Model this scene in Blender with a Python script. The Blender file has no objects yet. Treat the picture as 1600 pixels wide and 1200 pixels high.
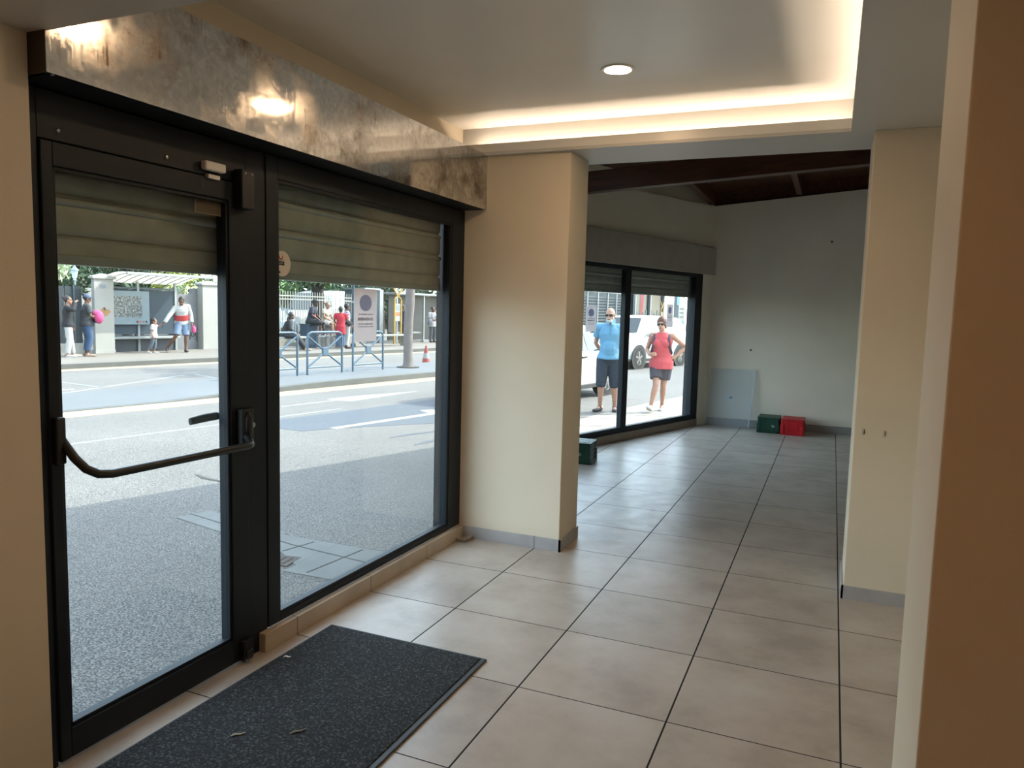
import bpy, bmesh, math, random
from mathutils import Vector, Matrix
random.seed(7)
SC = bpy.context.scene
COL = SC.collection
PI = math.pi

# ------------------------------------------------------------------ camera
def make_camera():
    yaw, pitch, roll, fpx = -0.40237, -0.096741, 0.02502, 1169.47
    f = Vector((math.sin(yaw)*math.cos(pitch), math.cos(yaw)*math.cos(pitch), math.sin(pitch)))
    r0 = Vector((math.cos(yaw), -math.sin(yaw), 0)); u0 = r0.cross(f)
    r = r0*math.cos(roll) + u0*math.sin(roll); u = -r0*math.sin(roll) + u0*math.cos(roll)
    cd = bpy.data.cameras.new('camera'); cam = bpy.data.objects.new('camera', cd); COL.objects.link(cam)
    cd.sensor_width = 36; cd.lens = fpx/1600*36; cd.clip_start = 0.05; cd.clip_end = 400
    m = Matrix((r, u, -f)).transposed().to_4x4(); m.translation = Vector((1.68563, -3.89417, 1.51538))
    cam.matrix_world = m
    SC.camera = cam
make_camera()
SC.view_settings.view_transform = 'Standard'; SC.view_settings.look = 'None'
SC.view_settings.exposure = 0.0; SC.view_settings.gamma = 1; SC.view_settings.use_curve_mapping = False
SC.cycles.max_bounces = 10; SC.cycles.diffuse_bounces = 5; SC.cycles.glossy_bounces = 4
SC.cycles.transparent_max_bounces = 16; SC.cycles.sample_clamp_indirect = 4.0
SC.cycles.use_denoising = True

# ------------------------------------------------------------------ sky and sun
def make_sky():
    w = bpy.data.worlds.new('sky'); SC.world = w; w.use_nodes = True
    nt = w.node_tree; bg = nt.nodes['Background']
    sk = nt.nodes.new('ShaderNodeTexSky'); sk.sky_type = 'NISHITA'; sk.sun_disc = False
    sk.sun_elevation = math.radians(45); sk.sun_rotation = math.radians(46); sk.altitude = 10
    sk.air_density = 1.0; sk.dust_density = 2.0; sk.ozone_density = 1.0
    mx = nt.nodes.new('ShaderNodeMix'); mx.data_type = 'RGBA'; mx.inputs['Factor'].default_value = .6      # thin white haze over the blue
    nt.links.new(sk.outputs[0], mx.inputs['A']); mx.inputs['B'].default_value = (1.9, 2.1, 2.1, 1)
    nt.links.new(mx.outputs['Result'], bg.inputs[0]); bg.inputs[1].default_value = 1.8
make_sky()
def make_sun():
    l = bpy.data.lights.new('sun', 'SUN'); l.energy = 10.0; l.angle = math.radians(0.6); l.color = (1.0, 0.95, 0.86)
    o = bpy.data.objects.new('sun', l); COL.objects.link(o)
    o.rotation_euler = Vector((-0.51, -0.49, -0.707)).to_track_quat('-Z', 'Y').to_euler()
make_sun()
WARM = (1.0, 0.46, 0.17); SOFTWARM = (1.0, 0.78, 0.58); DOWN = (1.0, 0.66, 0.38)
P_DOWN, P_COVE, P_NEAR = 195.0, 58.0, 68.0      # emission strengths of the lamps

# ------------------------------------------------------------------ materials
ALBEDO = [1.0]      # scale on the sRGB swatches: swatches read off bright daylight count as lower reflectances
def lin(c):
    return tuple(ALBEDO[0]*((v/255)/12.92 if v/255 <= 0.04045 else (((v/255)+0.055)/1.055)**2.4) for v in c)
MATS = {}
def base_mat(name):
    m = bpy.data.materials.new(name); m.use_nodes = True
    nt = m.node_tree; b = nt.nodes['Principled BSDF']
    return m, nt, b
def N(nt, t, **kw):
    n = nt.nodes.new(t)
    for k, v in kw.items():
        if k.startswith('i_'):
            n.inputs[k[2:].replace('_', ' ')].default_value = v
        else: setattr(n, k, v)
    return n
def mat(name, rgb, rough=0.6, metal=0.0, var=0.06, scale=6.0, bump=0.0, bscale=60.0, spec=0.5, coat=0.0, emit=None):
    """sRGB colour with a little procedural variation"""
    if name in MATS: return MATS[name]
    m, nt, b = base_mat(name)
    c = lin(rgb)
    tc = N(nt, 'ShaderNodeTexCoord')
    no = N(nt, 'ShaderNodeTexNoise'); no.inputs['Scale'].default_value = scale; no.inputs['Detail'].default_value = 4
    nt.links.new(tc.outputs['Object'], no.inputs['Vector'])
    mr = N(nt, 'ShaderNodeMapRange'); mr.inputs['From Min'].default_value = .3; mr.inputs['From Max'].default_value = .7
    mr.inputs['To Min'].default_value = 1-var; mr.inputs['To Max'].default_value = 1+var
    nt.links.new(no.outputs['Fac'], mr.inputs['Value'])
    vm = N(nt, 'ShaderNodeVectorMath', operation='SCALE'); vm.inputs[0].default_value = c
    nt.links.new(mr.outputs[0], vm.inputs['Scale']); nt.links.new(vm.outputs[0], b.inputs['Base Color'])
    b.inputs['Roughness'].default_value = rough; b.inputs['Metallic'].default_value = metal
    b.inputs['Specular IOR Level'].default_value = spec
    if coat: b.inputs['Coat Weight'].default_value = coat
    if bump:
        n2 = N(nt, 'ShaderNodeTexNoise'); n2.inputs['Scale'].default_value = bscale
        nt.links.new(tc.outputs['Object'], n2.inputs['Vector'])
        bp = N(nt, 'ShaderNodeBump'); bp.inputs['Strength'].default_value = bump; bp.inputs['Distance'].default_value = .01
        nt.links.new(n2.outputs['Fac'], bp.inputs['Height']); nt.links.new(bp.outputs[0], b.inputs['Normal'])
    if emit:
        b.inputs['Emission Color'].default_value = (*emit[0], 1); b.inputs['Emission Strength'].default_value = emit[1]
    MATS[name] = m
    return m
def glass_mat(name, tint=(0.93, 0.97, 0.96), ior=1.45, haze=0.0, hazecol=(.8, .85, .9), rough=0.0):
    m, nt, b = base_mat(name); nt.nodes.remove(b); out = nt.nodes['Material Output']
    tr = N(nt, 'ShaderNodeBsdfTransparent'); tr.inputs[0].default_value = (*tint, 1)
    gl = N(nt, 'ShaderNodeBsdfGlossy'); gl.inputs['Roughness'].default_value = rough
    fr = N(nt, 'ShaderNodeFresnel')
    ge = N(nt, 'ShaderNodeNewGeometry'); io = N(nt, 'ShaderNodeMapRange'); io.inputs['To Min'].default_value = ior; io.inputs['To Max'].default_value = 1/ior
    nt.links.new(ge.outputs['Backfacing'], io.inputs['Value']); nt.links.new(io.outputs[0], fr.inputs[0])   # same reflectance from both sides of a pane
    mx = N(nt, 'ShaderNodeMixShader'); nt.links.new(fr.outputs[0], mx.inputs[0])
    nt.links.new(tr.outputs[0], mx.inputs[1]); nt.links.new(gl.outputs[0], mx.inputs[2])
    last = mx
    if haze:
        df = N(nt, 'ShaderNodeBsdfDiffuse'); df.inputs[0].default_value = (*hazecol, 1)
        tl = N(nt, 'ShaderNodeBsdfTranslucent'); tl.inputs[0].default_value = (*hazecol, 1)
        ad = N(nt, 'ShaderNodeMixShader'); ad.inputs[0].default_value = .5
        nt.links.new(df.outputs[0], ad.inputs[1]); nt.links.new(tl.outputs[0], ad.inputs[2])
        m2 = N(nt, 'ShaderNodeMixShader'); m2.inputs[0].default_value = haze
        nt.links.new(mx.outputs[0], m2.inputs[1]); nt.links.new(ad.outputs[0], m2.inputs[2]); last = m2
    nt.links.new(last.outputs[0], out.inputs[0])
    MATS[name] = m
    return m
def emit_mat(name, col, s):
    m, nt, b = base_mat(name); nt.nodes.remove(b); out = nt.nodes['Material Output']
    e = N(nt, 'ShaderNodeEmission'); e.inputs[0].default_value = (*col, 1); e.inputs[1].default_value = s
    nt.links.new(e.outputs[0], out.inputs[0]); MATS[name] = m
    return m
def ramp(nt, src, stops):
    r = N(nt, 'ShaderNodeValToRGB'); cr = r.color_ramp
    while len(cr.elements) < len(stops): cr.elements.new(.5)
    for e, (p, c) in zip(cr.elements, stops): e.position = p; e.color = (*c, 1)
    nt.links.new(src, r.inputs[0]); return r

# ------------------------------------------------------------------ mesh builder
class MB:
    def __init__(s): s.v = []; s.f = []
    def add(s, vs, fs):
        o = len(s.v); s.v += [tuple(v) for v in vs]; s.f += [tuple(i+o for i in f) for f in fs]; return s
    def box(s, a, b):
        x0, y0, z0 = [min(p, q) for p, q in zip(a, b)]; x1, y1, z1 = [max(p, q) for p, q in zip(a, b)]
        return s.add([(x0,y0,z0),(x1,y0,z0),(x1,y1,z0),(x0,y1,z0),(x0,y0,z1),(x1,y0,z1),(x1,y1,z1),(x0,y1,z1)],
                     [(0,3,2,1),(4,5,6,7),(0,1,5,4),(1,2,6,5),(2,3,7,6),(3,0,4,7)])
    def obox(s, c, ax, ay, az):
        """box from centre and three half-axis vectors"""
        c, ax, ay, az = map(Vector, (c, ax, ay, az)); vs = []
        for k in (-1, 1):
            for i, j in ((-1,-1),(1,-1),(1,1),(-1,1)): vs.append(c+ax*i+ay*j+az*k)
        return s.add(vs, [(0,3,2,1),(4,5,6,7),(0,1,5,4),(1,2,6,5),(2,3,7,6),(3,0,4,7)])
    def bar(s, p, q, w, h, up=(0,0,1)):
        p, q = Vector(p), Vector(q); d = (q-p); L = d.length; d.normalize(); u = Vector(up)
        sd = d.cross(u)
        if sd.length < 1e-4: sd = d.cross(Vector((1,0,0)))
        sd.normalize(); u = sd.cross(d)
        return s.obox((p+q)/2, d*L/2, sd*w/2, u*h/2)
    def prism(s, poly, vec):
        """polygon (list of 3D pts) extruded along vec"""
        n = len(poly); vec = Vector(vec); p = [Vector(q) for q in poly]
        return s.add(p+[q+vec for q in p], [tuple(range(n-1,-1,-1)), tuple(range(n,2*n))]+[(i,(i+1)%n,(i+1)%n+n,i+n) for i in range(n)])
    def rings(s, rs, cap=True, close=False):
        n = len(rs[0]); o = [p for r in rs for p in r]; fs = []
        m = len(rs)
        for k in range(m if close else m-1):
            k2 = (k+1) % m
            for i in range(n): fs.append((k*n+i, k*n+(i+1)%n, k2*n+(i+1)%n, k2*n+i))
        if cap and not close: fs += [tuple(range(n-1,-1,-1)), tuple((m-1)*n+i for i in range(n))]
        return s.add(o, fs)
    def tube(s, pts, rad, n=10, side=None, cap=True):
        """tube along pts; rad a number, list, or list of (a,b) with a measured along `side`"""
        P = [Vector(p) for p in pts]; m = len(P)
        R = rad if isinstance(rad, (list, tuple)) else [rad]*m
        rs = []; prev = None
        for i in range(m):
            t = (P[min(i+1,m-1)]-P[max(i-1,0)]).normalized()
            if side is not None: a = Vector(side)
            elif prev is not None: a = prev
            else: a = Vector((0,0,1)) if abs(t.z) < .9 else Vector((1,0,0))
            a = (a - t*a.dot(t))
            if a.length < 1e-5: a = Vector((0,1,0)) - t*t.y
            a.normalize(); b = t.cross(a); prev = a
            ra, rb = R[i] if isinstance(R[i], (list, tuple)) else (R[i], R[i])
            rs.append([P[i]+a*(ra*math.cos(2*PI*k/n))+b*(rb*math.sin(2*PI*k/n)) for k in range(n)])
        return s.rings(rs, cap)
    def cyl(s, p, q, r, r2=None, n=16): return s.tube([p, q], [r, r if r2 is None else r2], n)
    def ell(s, c, rx, ry, rz, n=12, m=8, rot=None):
        c = Vector(c); rs = []
        for j in range(1, m):
            th = PI*j/m
            ring = []
            for k in range(n):
                v = Vector((rx*math.sin(th)*math.cos(2*PI*k/n), ry*math.sin(th)*math.sin(2*PI*k/n), -rz*math.cos(th)))
                ring.append(c+((rot @ v) if rot else v))
            rs.append(ring)
        o = len(s.v); s.rings(rs, cap=False)
        bt = Vector((0,0,-rz)); tp = Vector((0,0,rz))
        if rot: bt = rot @ bt; tp = rot @ tp
        nb = len(s.v); s.v += [tuple(c+bt), tuple(c+tp)]
        for k in range(n):
            s.f.append((nb, o+(k+1)%n, o+k)); l = o+(m-2)*n
            s.f.append((nb+1, l+k, l+(k+1)%n))
        return s
    def lathe(s, prof, c, axis=(0,0,1), n=24, cap=True):
        ax = Vector(axis).normalized(); a = ax.orthogonal().normalized(); b = ax.cross(a); c = Vector(c)
        return s.rings([[c+ax*h+(a*math.cos(2*PI*k/n)+b*math.sin(2*PI*k/n))*r for k in range(n)] for r, h in prof], cap)
    def mesh(s, name):
        me = bpy.data.meshes.new(name); me.from_pydata(s.v, [], s.f); me.update()
        bm = bmesh.new(); bm.from_mesh(me); bmesh.ops.recalc_face_normals(bm, faces=bm.faces); bm.to_mesh(me); bm.free()
        return me
    def build(s, name, m, parent=None, smooth=False, bevel=0.0, seg=2, angle=40):
        me = s.mesh(name)
        o = bpy.data.objects.new(name, me); COL.objects.link(o)
        if m: me.materials.append(m)
        if parent is not None: o.parent = parent
        if smooth:
            for p in me.polygons: p.use_smooth = True
            me.set_sharp_from_angle(angle=math.radians(angle))
        if bevel:
            md = o.modifiers.new('bevel', 'BEVEL'); md.width = bevel; md.segments = seg; md.limit_method = 'ANGLE'; md.angle_limit = math.radians(40)
        return o
def tag(o, label=None, cat=None, group=None, kind=None):
    if label: o['label'] = label
    if cat: o['category'] = cat
    if group: o['group'] = group
    if kind: o['kind'] = kind
    return o
def thing(name, label, cat, loc=(0,0,0), rz=0.0, group=None):
    o = bpy.data.objects.new(name, None); COL.objects.link(o); o.empty_display_size = .1
    o.location = loc; o.rotation_euler = (0, 0, rz)
    return tag(o, label, cat, group)
def struct(name, mb, m, label=None, bevel=0.0, parent=None, smooth=False):
    o = mb.build(name, m, parent, bevel=bevel, smooth=smooth)
    if parent is None: o['kind'] = 'structure'
    if label: o['label'] = label
    return o
def copy_tree(o, parent=None):
    c = o.copy(); COL.objects.link(c)
    if parent is not None: c.parent = parent
    for ch in list(o.children): copy_tree(ch, c)
    return c

# ------------------------------------------------------------------ materials of the room
def floor_mat():
    m, nt, b = base_mat('floor tiles'); L = nt.links.new
    tc = N(nt, 'ShaderNodeTexCoord'); sp = N(nt, 'ShaderNodeSeparateXYZ'); L(tc.outputs['Object'], sp.inputs[0])
    def joint(sock, hw):
        d = N(nt, 'ShaderNodeMath', operation='DIVIDE'); L(sock, d.inputs[0]); d.inputs[1].default_value = .6
        r = N(nt, 'ShaderNodeMath', operation='ROUND'); L(d.outputs[0], r.inputs[0])
        s = N(nt, 'ShaderNodeMath', operation='SUBTRACT'); L(d.outputs[0], s.inputs[0]); L(r.outputs[0], s.inputs[1])
        a = N(nt, 'ShaderNodeMath', operation='ABSOLUTE'); L(s.outputs[0], a.inputs[0])
        c = N(nt, 'ShaderNodeMath', operation='LESS_THAN'); L(a.outputs[0], c.inputs[0]); c.inputs[1].default_value = hw/.6
        f = N(nt, 'ShaderNodeMath', operation='FLOOR'); L(d.outputs[0], f.inputs[0])
        return c.outputs[0], f.outputs[0]
    jx, fx = joint(sp.outputs[0], .0036); jy, fy = joint(sp.outputs[1], .0027)
    mxj = N(nt, 'ShaderNodeMath', operation='MAXIMUM'); L(jx, mxj.inputs[0]); L(jy, mxj.inputs[1])
    cb = N(nt, 'ShaderNodeCombineXYZ'); L(fx, cb.inputs[0]); L(fy, cb.inputs[1])
    wn = N(nt, 'ShaderNodeTexWhiteNoise'); L(cb.outputs[0], wn.inputs['Vector'])
    ad = N(nt, 'ShaderNodeVectorMath', operation='MULTIPLY_ADD'); L(wn.outputs['Color'], ad.inputs[0]); ad.inputs[1].default_value = (7,7,7); L(tc.outputs['Object'], ad.inputs[2])
    no = N(nt, 'ShaderNodeTexNoise'); no.inputs['Scale'].default_value = 3.2; no.inputs['Detail'].default_value = 6; no.inputs['Roughness'].default_value = .62; L(ad.outputs[0], no.inputs['Vector'])
    rp = ramp(nt, no.outputs['Fac'], [(.32, lin((166,157,147))), (.5, lin((186,177,166))), (.7, lin((197,190,181)))])
    sc = N(nt, 'ShaderNodeMapRange'); L(wn.outputs['Value'], sc.inputs['Value']); sc.inputs['To Min'].default_value = .94; sc.inputs['To Max'].default_value = 1.05
    vs = N(nt, 'ShaderNodeVectorMath', operation='SCALE'); L(rp.outputs[0], vs.inputs[0]); L(sc.outputs[0], vs.inputs['Scale'])
    mc = N(nt, 'ShaderNodeMix', data_type='RGBA'); L(mxj.outputs[0], mc.inputs['Factor']); L(vs.outputs[0], mc.inputs['A']); mc.inputs['B'].default_value = (*lin((26,22,20)), 1)
    L(mc.outputs['Result'], b.inputs['Base Color'])
    n2 = N(nt, 'ShaderNodeTexNoise'); n2.inputs['Scale'].default_value = 9; n2.inputs['Detail'].default_value = 5; L(tc.outputs['Object'], n2.inputs['Vector'])
    rr = N(nt, 'ShaderNodeMapRange'); L(n2.outputs['Fac'], rr.inputs['Value']); rr.inputs['To Min'].default_value = .24; rr.inputs['To Max'].default_value = .46
    r2 = N(nt, 'ShaderNodeMath', operation='MAXIMUM'); L(rr.outputs[0], r2.inputs[0]); L(mxj.outputs[0], r2.inputs[1]); L(r2.outputs[0], b.inputs['Roughness'])
    b.inputs['Specular IOR Level'].default_value = .55
    bp = N(nt, 'ShaderNodeBump'); bp.inputs['Strength'].default_value = .6; bp.inputs['Distance'].default_value = .002; bp.invert = True
    L(mxj.outputs[0], bp.inputs['Height']); L(bp.outputs[0], b.inputs['Normal'])
    return m
def tile_strip_mat(name, rgb, axis, rough=.4):
    """skirting tile: joints every 0.6 m along one object axis"""
    m, nt, b = base_mat(name); L = nt.links.new
    tc = N(nt, 'ShaderNodeTexCoord'); sp = N(nt, 'ShaderNodeSeparateXYZ'); L(tc.outputs['Object'], sp.inputs[0])
    d = N(nt, 'ShaderNodeMath', operation='DIVIDE'); L(sp.outputs[axis], d.inputs[0]); d.inputs[1].default_value = .6
    r = N(nt, 'ShaderNodeMath', operation='ROUND'); L(d.outputs[0], r.inputs[0])
    s = N(nt, 'ShaderNodeMath', operation='SUBTRACT'); L(d.outputs[0], s.inputs[0]); L(r.outputs[0], s.inputs[1])
    a = N(nt, 'ShaderNodeMath', operation='ABSOLUTE'); L(s.outputs[0], a.inputs[0])
    c = N(nt, 'ShaderNodeMath', operation='LESS_THAN'); L(a.outputs[0], c.inputs[0]); c.inputs[1].default_value = .003
    no = N(nt, 'ShaderNodeTexNoise'); no.inputs['Scale'].default_value = 6; L(tc.outputs['Object'], no.inputs['Vector'])
    c1 = lin(rgb); rp = ramp(nt, no.outputs['Fac'], [(.3, tuple(v*.88 for v in c1)), (.7, tuple(v*1.08 for v in c1))])
    mc = N(nt, 'ShaderNodeMix', data_type='RGBA'); L(c.outputs[0], mc.inputs['Factor']); L(rp.outputs[0], mc.inputs['A']); mc.inputs['B'].default_value = (*lin((60,50,42)), 1)
    L(mc.outputs['Result'], b.inputs['Base Color']); b.inputs['Roughness'].default_value = rough
    return m
def galvanised_mat():
    m, nt, b = base_mat('galvanised steel sheet'); L = nt.links.new
    tc = N(nt, 'ShaderNodeTexCoord')
    vo = N(nt, 'ShaderNodeTexVoronoi'); vo.inputs['Scale'].default_value = 55; L(tc.outputs['Object'], vo.inputs['Vector'])
    wn = N(nt, 'ShaderNodeTexNoise'); wn.inputs['Scale'].default_value = 4.2; wn.inputs['Detail'].default_value = 8; wn.inputs['Roughness'].default_value = .7; L(tc.outputs['Object'], wn.inputs['Vector'])
    st = ramp(nt, wn.outputs['Fac'], [(.46, (0,0,0)), (.66, (1,1,1))])
    mp = N(nt, 'ShaderNodeMapping'); mp.inputs['Scale'].default_value = (1, 60, 5); L(tc.outputs['Object'], mp.inputs[0])
    dr = N(nt, 'ShaderNodeTexNoise'); dr.inputs['Scale'].default_value = 1.0; dr.inputs['Detail'].default_value = 6; L(mp.outputs[0], dr.inputs['Vector'])
    d2 = ramp(nt, dr.outputs['Fac'], [(.6, (0,0,0)), (.74, (1,1,1))])
    mu = N(nt, 'ShaderNodeMath', operation='MULTIPLY'); L(st.outputs[0], mu.inputs[0]); mu.inputs[1].default_value = .8
    m2 = N(nt, 'ShaderNodeMath', operation='MULTIPLY_ADD'); L(d2.outputs[0], m2.inputs[0]); m2.inputs[1].default_value = .35; L(mu.outputs[0], m2.inputs[2])
    sep = N(nt, 'ShaderNodeSeparateColor'); L(vo.outputs['Color'], sep.inputs[0])
    sg = N(nt, 'ShaderNodeMapRange'); L(sep.outputs[0], sg.inputs['Value']); sg.inputs['To Min'].default_value = .58; sg.inputs['To Max'].default_value = .76
    cc = N(nt, 'ShaderNodeCombineColor'); [L(sg.outputs[0], cc.inputs[i]) for i in range(3)]
    mc = N(nt, 'ShaderNodeMix', data_type='RGBA'); L(m2.outputs[0], mc.inputs['Factor']); L(cc.outputs[0], mc.inputs['A']); mc.inputs['B'].default_value = (*lin((92,80,62)), 1)
    L(mc.outputs['Result'], b.inputs['Base Color'])
    b.inputs['Metallic'].default_value = .92
    rg = N(nt, 'ShaderNodeMapRange'); L(m2.outputs[0], rg.inputs['Value']); rg.inputs['To Min'].default_value = .07; rg.inputs['To Max'].default_value = .36
    L(rg.outputs[0], b.inputs['Roughness'])
    return m
def wood_mat(name, c1, c2, rough=.5, axis_scale=(1.2, 12, 12)):
    m, nt, b = base_mat(name); L = nt.links.new
    tc = N(nt, 'ShaderNodeTexCoord'); mp = N(nt, 'ShaderNodeMapping'); mp.inputs['Scale'].default_value = axis_scale; L(tc.outputs['Object'], mp.inputs[0])
    no = N(nt, 'ShaderNodeTexNoise'); no.inputs['Scale'].default_value = 2.2; no.inputs['Detail'].default_value = 7; no.inputs['Distortion'].default_value = .6; L(mp.outputs[0], no.inputs['Vector'])
    rp = ramp(nt, no.outputs['Fac'], [(.3, lin(c1)), (.7, lin(c2))]); L(rp.outputs[0], b.inputs['Base Color']); b.inputs['Roughness'].default_value = rough
    return m
def mat_carpet():
    m, nt, b = base_mat('mat pile'); L = nt.links.new
    tc = N(nt, 'ShaderNodeTexCoord'); no = N(nt, 'ShaderNodeTexNoise'); no.inputs['Scale'].default_value = 120; no.inputs['Detail'].default_value = 3; L(tc.outputs['Object'], no.inputs['Vector'])
    rp = ramp(nt, no.outputs['Fac'], [(.38, lin((15,17,19))), (.55, lin((36,39,42))), (.7, lin((84,88,90)))]); L(rp.outputs[0], b.inputs['Base Color'])
    b.inputs['Roughness'].default_value = .95
    bp = N(nt, 'ShaderNodeBump'); bp.inputs['Strength'].default_value = .8; bp.inputs['Distance'].default_value = .004; L(no.outputs['Fac'], bp.inputs['Height']); L(bp.outputs[0], b.inputs['Normal'])
    return m
def asphalt_mat(name, dark, mid, light, scale=160, big=.5):
    m, nt, b = base_mat(name); L = nt.links.new
    tc = N(nt, 'ShaderNodeTexCoord')
    no = N(nt, 'ShaderNodeTexNoise'); no.inputs['Scale'].default_value = scale; no.inputs['Detail'].default_value = 3; L(tc.outputs['Object'], no.inputs['Vector'])
    n2 = N(nt, 'ShaderNodeTexNoise'); n2.inputs['Scale'].default_value = big; n2.inputs['Detail'].default_value = 6; L(tc.outputs['Object'], n2.inputs['Vector'])
    rp = ramp(nt, no.outputs['Fac'], [(.36, lin(dark)), (.5, lin(mid)), (.66, lin(light))])
    mr = N(nt, 'ShaderNodeMapRange'); L(n2.outputs['Fac'], mr.inputs['Value']); mr.inputs['From Min'].default_value = .3; mr.inputs['From Max'].default_value = .7; mr.inputs['To Min'].default_value = .86; mr.inputs['To Max'].default_value = 1.1
    vs = N(nt, 'ShaderNodeVectorMath', operation='SCALE'); L(rp.outputs[0], vs.inputs[0]); L(mr.outputs[0], vs.inputs['Scale']); L(vs.outputs[0], b.inputs['Base Color'])
    b.inputs['Roughness'].default_value = .85
    bp = N(nt, 'ShaderNodeBump'); bp.inputs['Strength'].default_value = .5; bp.inputs['Distance'].default_value = .006; L(no.outputs['Fac'], bp.inputs['Height']); L(bp.outputs[0], b.inputs['Normal'])
    return m
# ================================================================== the room shell
CREAM = mat('cream wall paint', (228,216,194), .55, var=.03, scale=2.5, bump=.06, bscale=140)
CREAM_IN = mat('cream wall paint back room', (238,229,212), .6, var=.04, scale=1.6, bump=.06, bscale=140)
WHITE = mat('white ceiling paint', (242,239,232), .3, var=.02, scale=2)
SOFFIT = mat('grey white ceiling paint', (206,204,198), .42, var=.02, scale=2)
FRAME = mat('anthracite aluminium', (19,27,35), .5, var=.05, spec=.3)
SKIRT = tile_strip_mat('pale skirting tile', (178,176,176), 0)
PLINTH = tile_strip_mat('window plinth tile', (184,168,148), 1)
GALV = galvanised_mat()
BROWNWOOD = wood_mat('brown stained timber', (62,34,20), (104,58,34), .5)
BOARDS = wood_mat('brown roof boards', (58,32,20), (98,56,34), .55, (10, 1, 10))
GLASS = glass_mat('clear glass')
WHITEPL = mat('white plastic', (226,224,216), .4, var=.02)
BLACKPL = mat('black plastic', (20,22,24), .4, var=.05)
STEEL = mat('brushed steel', (168,170,170), .3, .9, var=.05)

struct('floor', MB().prism([(-.62,-6,-.12),(4.3,-6,-.12),(4.3,7.0,-.12),(.12,7.0,-.12),(-1.47,2.2,-.12),(-.62,.8,-.12)], (0,0,.12)), floor_mat())
# street side of the front room
struct('wall_left', MB().box((-.75,-6,-.15),(-.47,-2.412,2.27)), CREAM)
struct('wall_front', MB().box((-.76,-6,2.36),(-.62,.86,3.3)), CREAM)
struct('pillar', MB().box((-.66,.505,-.15),(.165,.86,2.49)), CREAM, bevel=.004)
struct('baseboard_pillar', MB().box((-.52,.494,0),(.177,.505,.078)).box((.165,.494,0),(.177,.86,.078)), SKIRT)
struct('pillar', MB().box((1.822,.48,0),(2.6,.945,2.49)), CREAM, bevel=.004)
struct('baseboard_right', MB().box((1.811,.469,0),(2.6,.48,.072)).box((1.811,.469,0),(1.822,.945,.072)), SKIRT)
struct('wall_jamb', MB().box((1.872,-2.41,0),(2.75,-2.03,2.72)), CREAM, bevel=.004)
struct('wall_right', MB().box((2.6,-6,0),(2.75,.48,2.72)), CREAM)
struct('wall_rear', MB().box((-.75,-6.12,0),(2.75,-6,2.4)), CREAM)
struct('baseboard_left', MB().box((-.546,-1.412,0),(-.51,.494,.085)), PLINTH, bevel=.002)
# ceilings: low soffit over the near zone, raised tray with cove lighting, back header
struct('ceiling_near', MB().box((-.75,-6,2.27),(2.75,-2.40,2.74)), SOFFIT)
struct('ceiling', MB().box((-.62,-2.40,2.69),(2.0,.62,2.74)), WHITE)
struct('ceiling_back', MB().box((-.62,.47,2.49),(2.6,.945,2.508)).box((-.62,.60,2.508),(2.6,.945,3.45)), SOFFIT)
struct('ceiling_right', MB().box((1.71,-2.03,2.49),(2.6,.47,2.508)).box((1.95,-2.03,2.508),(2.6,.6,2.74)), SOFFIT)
struct('trim_1', MB().box((-.62,.47,2.508),(1.71,.484,2.558)), WHITE)
struct('trim_2', MB().box((1.71,-2.03,2.508),(1.724,.47,2.558)), WHITE)
# cove light strips lying on the ledges behind the lips
def cove_strip(a, b, label):
    t = thing('cove_light_strip', label, 'light strip', a)
    d = Vector(b)-Vector(a)
    MB().bar((0,0,.006), d+Vector((0,0,.006)), .02, .012).build('channel', WHITEPL, t)
    MB().bar((0,0,.0145), d+Vector((0,0,.0145)), .014, .005).build('diffuser', MATS.get('cove glow') or emit_mat('cove glow', SOFTWARM, P_COVE), t)
cove_strip((-.50,.545,2.508), (1.70,.545,2.508), 'warm light strip hidden in the ceiling cove over the inner opening')
cove_strip((1.80,-1.95,2.508), (1.80,.44,2.508), 'warm light strip hidden in the ceiling cove along the right edge of the tray')

# ---- shutter box under the ceiling (galvanised cover)
sb = thing('shutter_box', 'long dull galvanised steel box cover over the shop door and window', 'shutter box', (-.394,-2.41,2.155))
MB().box((-.003,0,0),(0,2.914,.342)).box((-.226,0,.339),(-.003,2.914,.342)).build('cover_panel', GALV, sb)
MB().box((-.226,0.02,0),(-.003,2.914,.003)).build('underside_panel', FRAME, sb)
MB().box((-.226,-.0,0),(-.004,.004,.338)).build('end_cap', mat('dark box end', (58,50,42), .5), sb)
for y in (.02, 2.88): MB().ell((-.006,y,-.002), .006,.006,.004, 8, 6).build('screw', STEEL, sb)

# ---- window 1 and the door, one dark aluminium shop front
w1 = thing('window_1', None, None, (0,0,0)); w1['kind'] = 'structure'; w1['label'] = 'tall fixed shop window in a dark anthracite frame right of the glass door'
X0, X1 = -.612, -.545
fr = MB()
fr.box((X0,-1.35,.085),(X1,-1.277,2.15)); fr.box((X0,.335,.085),(X1,.503,2.15))
fr.box((X0,-1.277,.085),(X1,.335,.118)); fr.box((X0,-1.277,2.055),(X1,.335,2.15))
fr.build('frame', FRAME, w1, bevel=.003)
bd = MB()
for y0, y1 in ((-1.277,-1.265),(.318,.335)): bd.box((-.572,y0,.118),(-.55,y1,2.055))
bd.box((-.572,-1.277,.118),(-.55,.335,.133)); bd.box((-.572,-1.277,2.04),(-.55,.335,2.055))
bd.build('glazing_bead', FRAME, w1, bevel=.002)
MB().box((-.58,-1.275,.12),(-.574,.333,2.053)).build('glass_pane', GLASS, w1)

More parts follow.
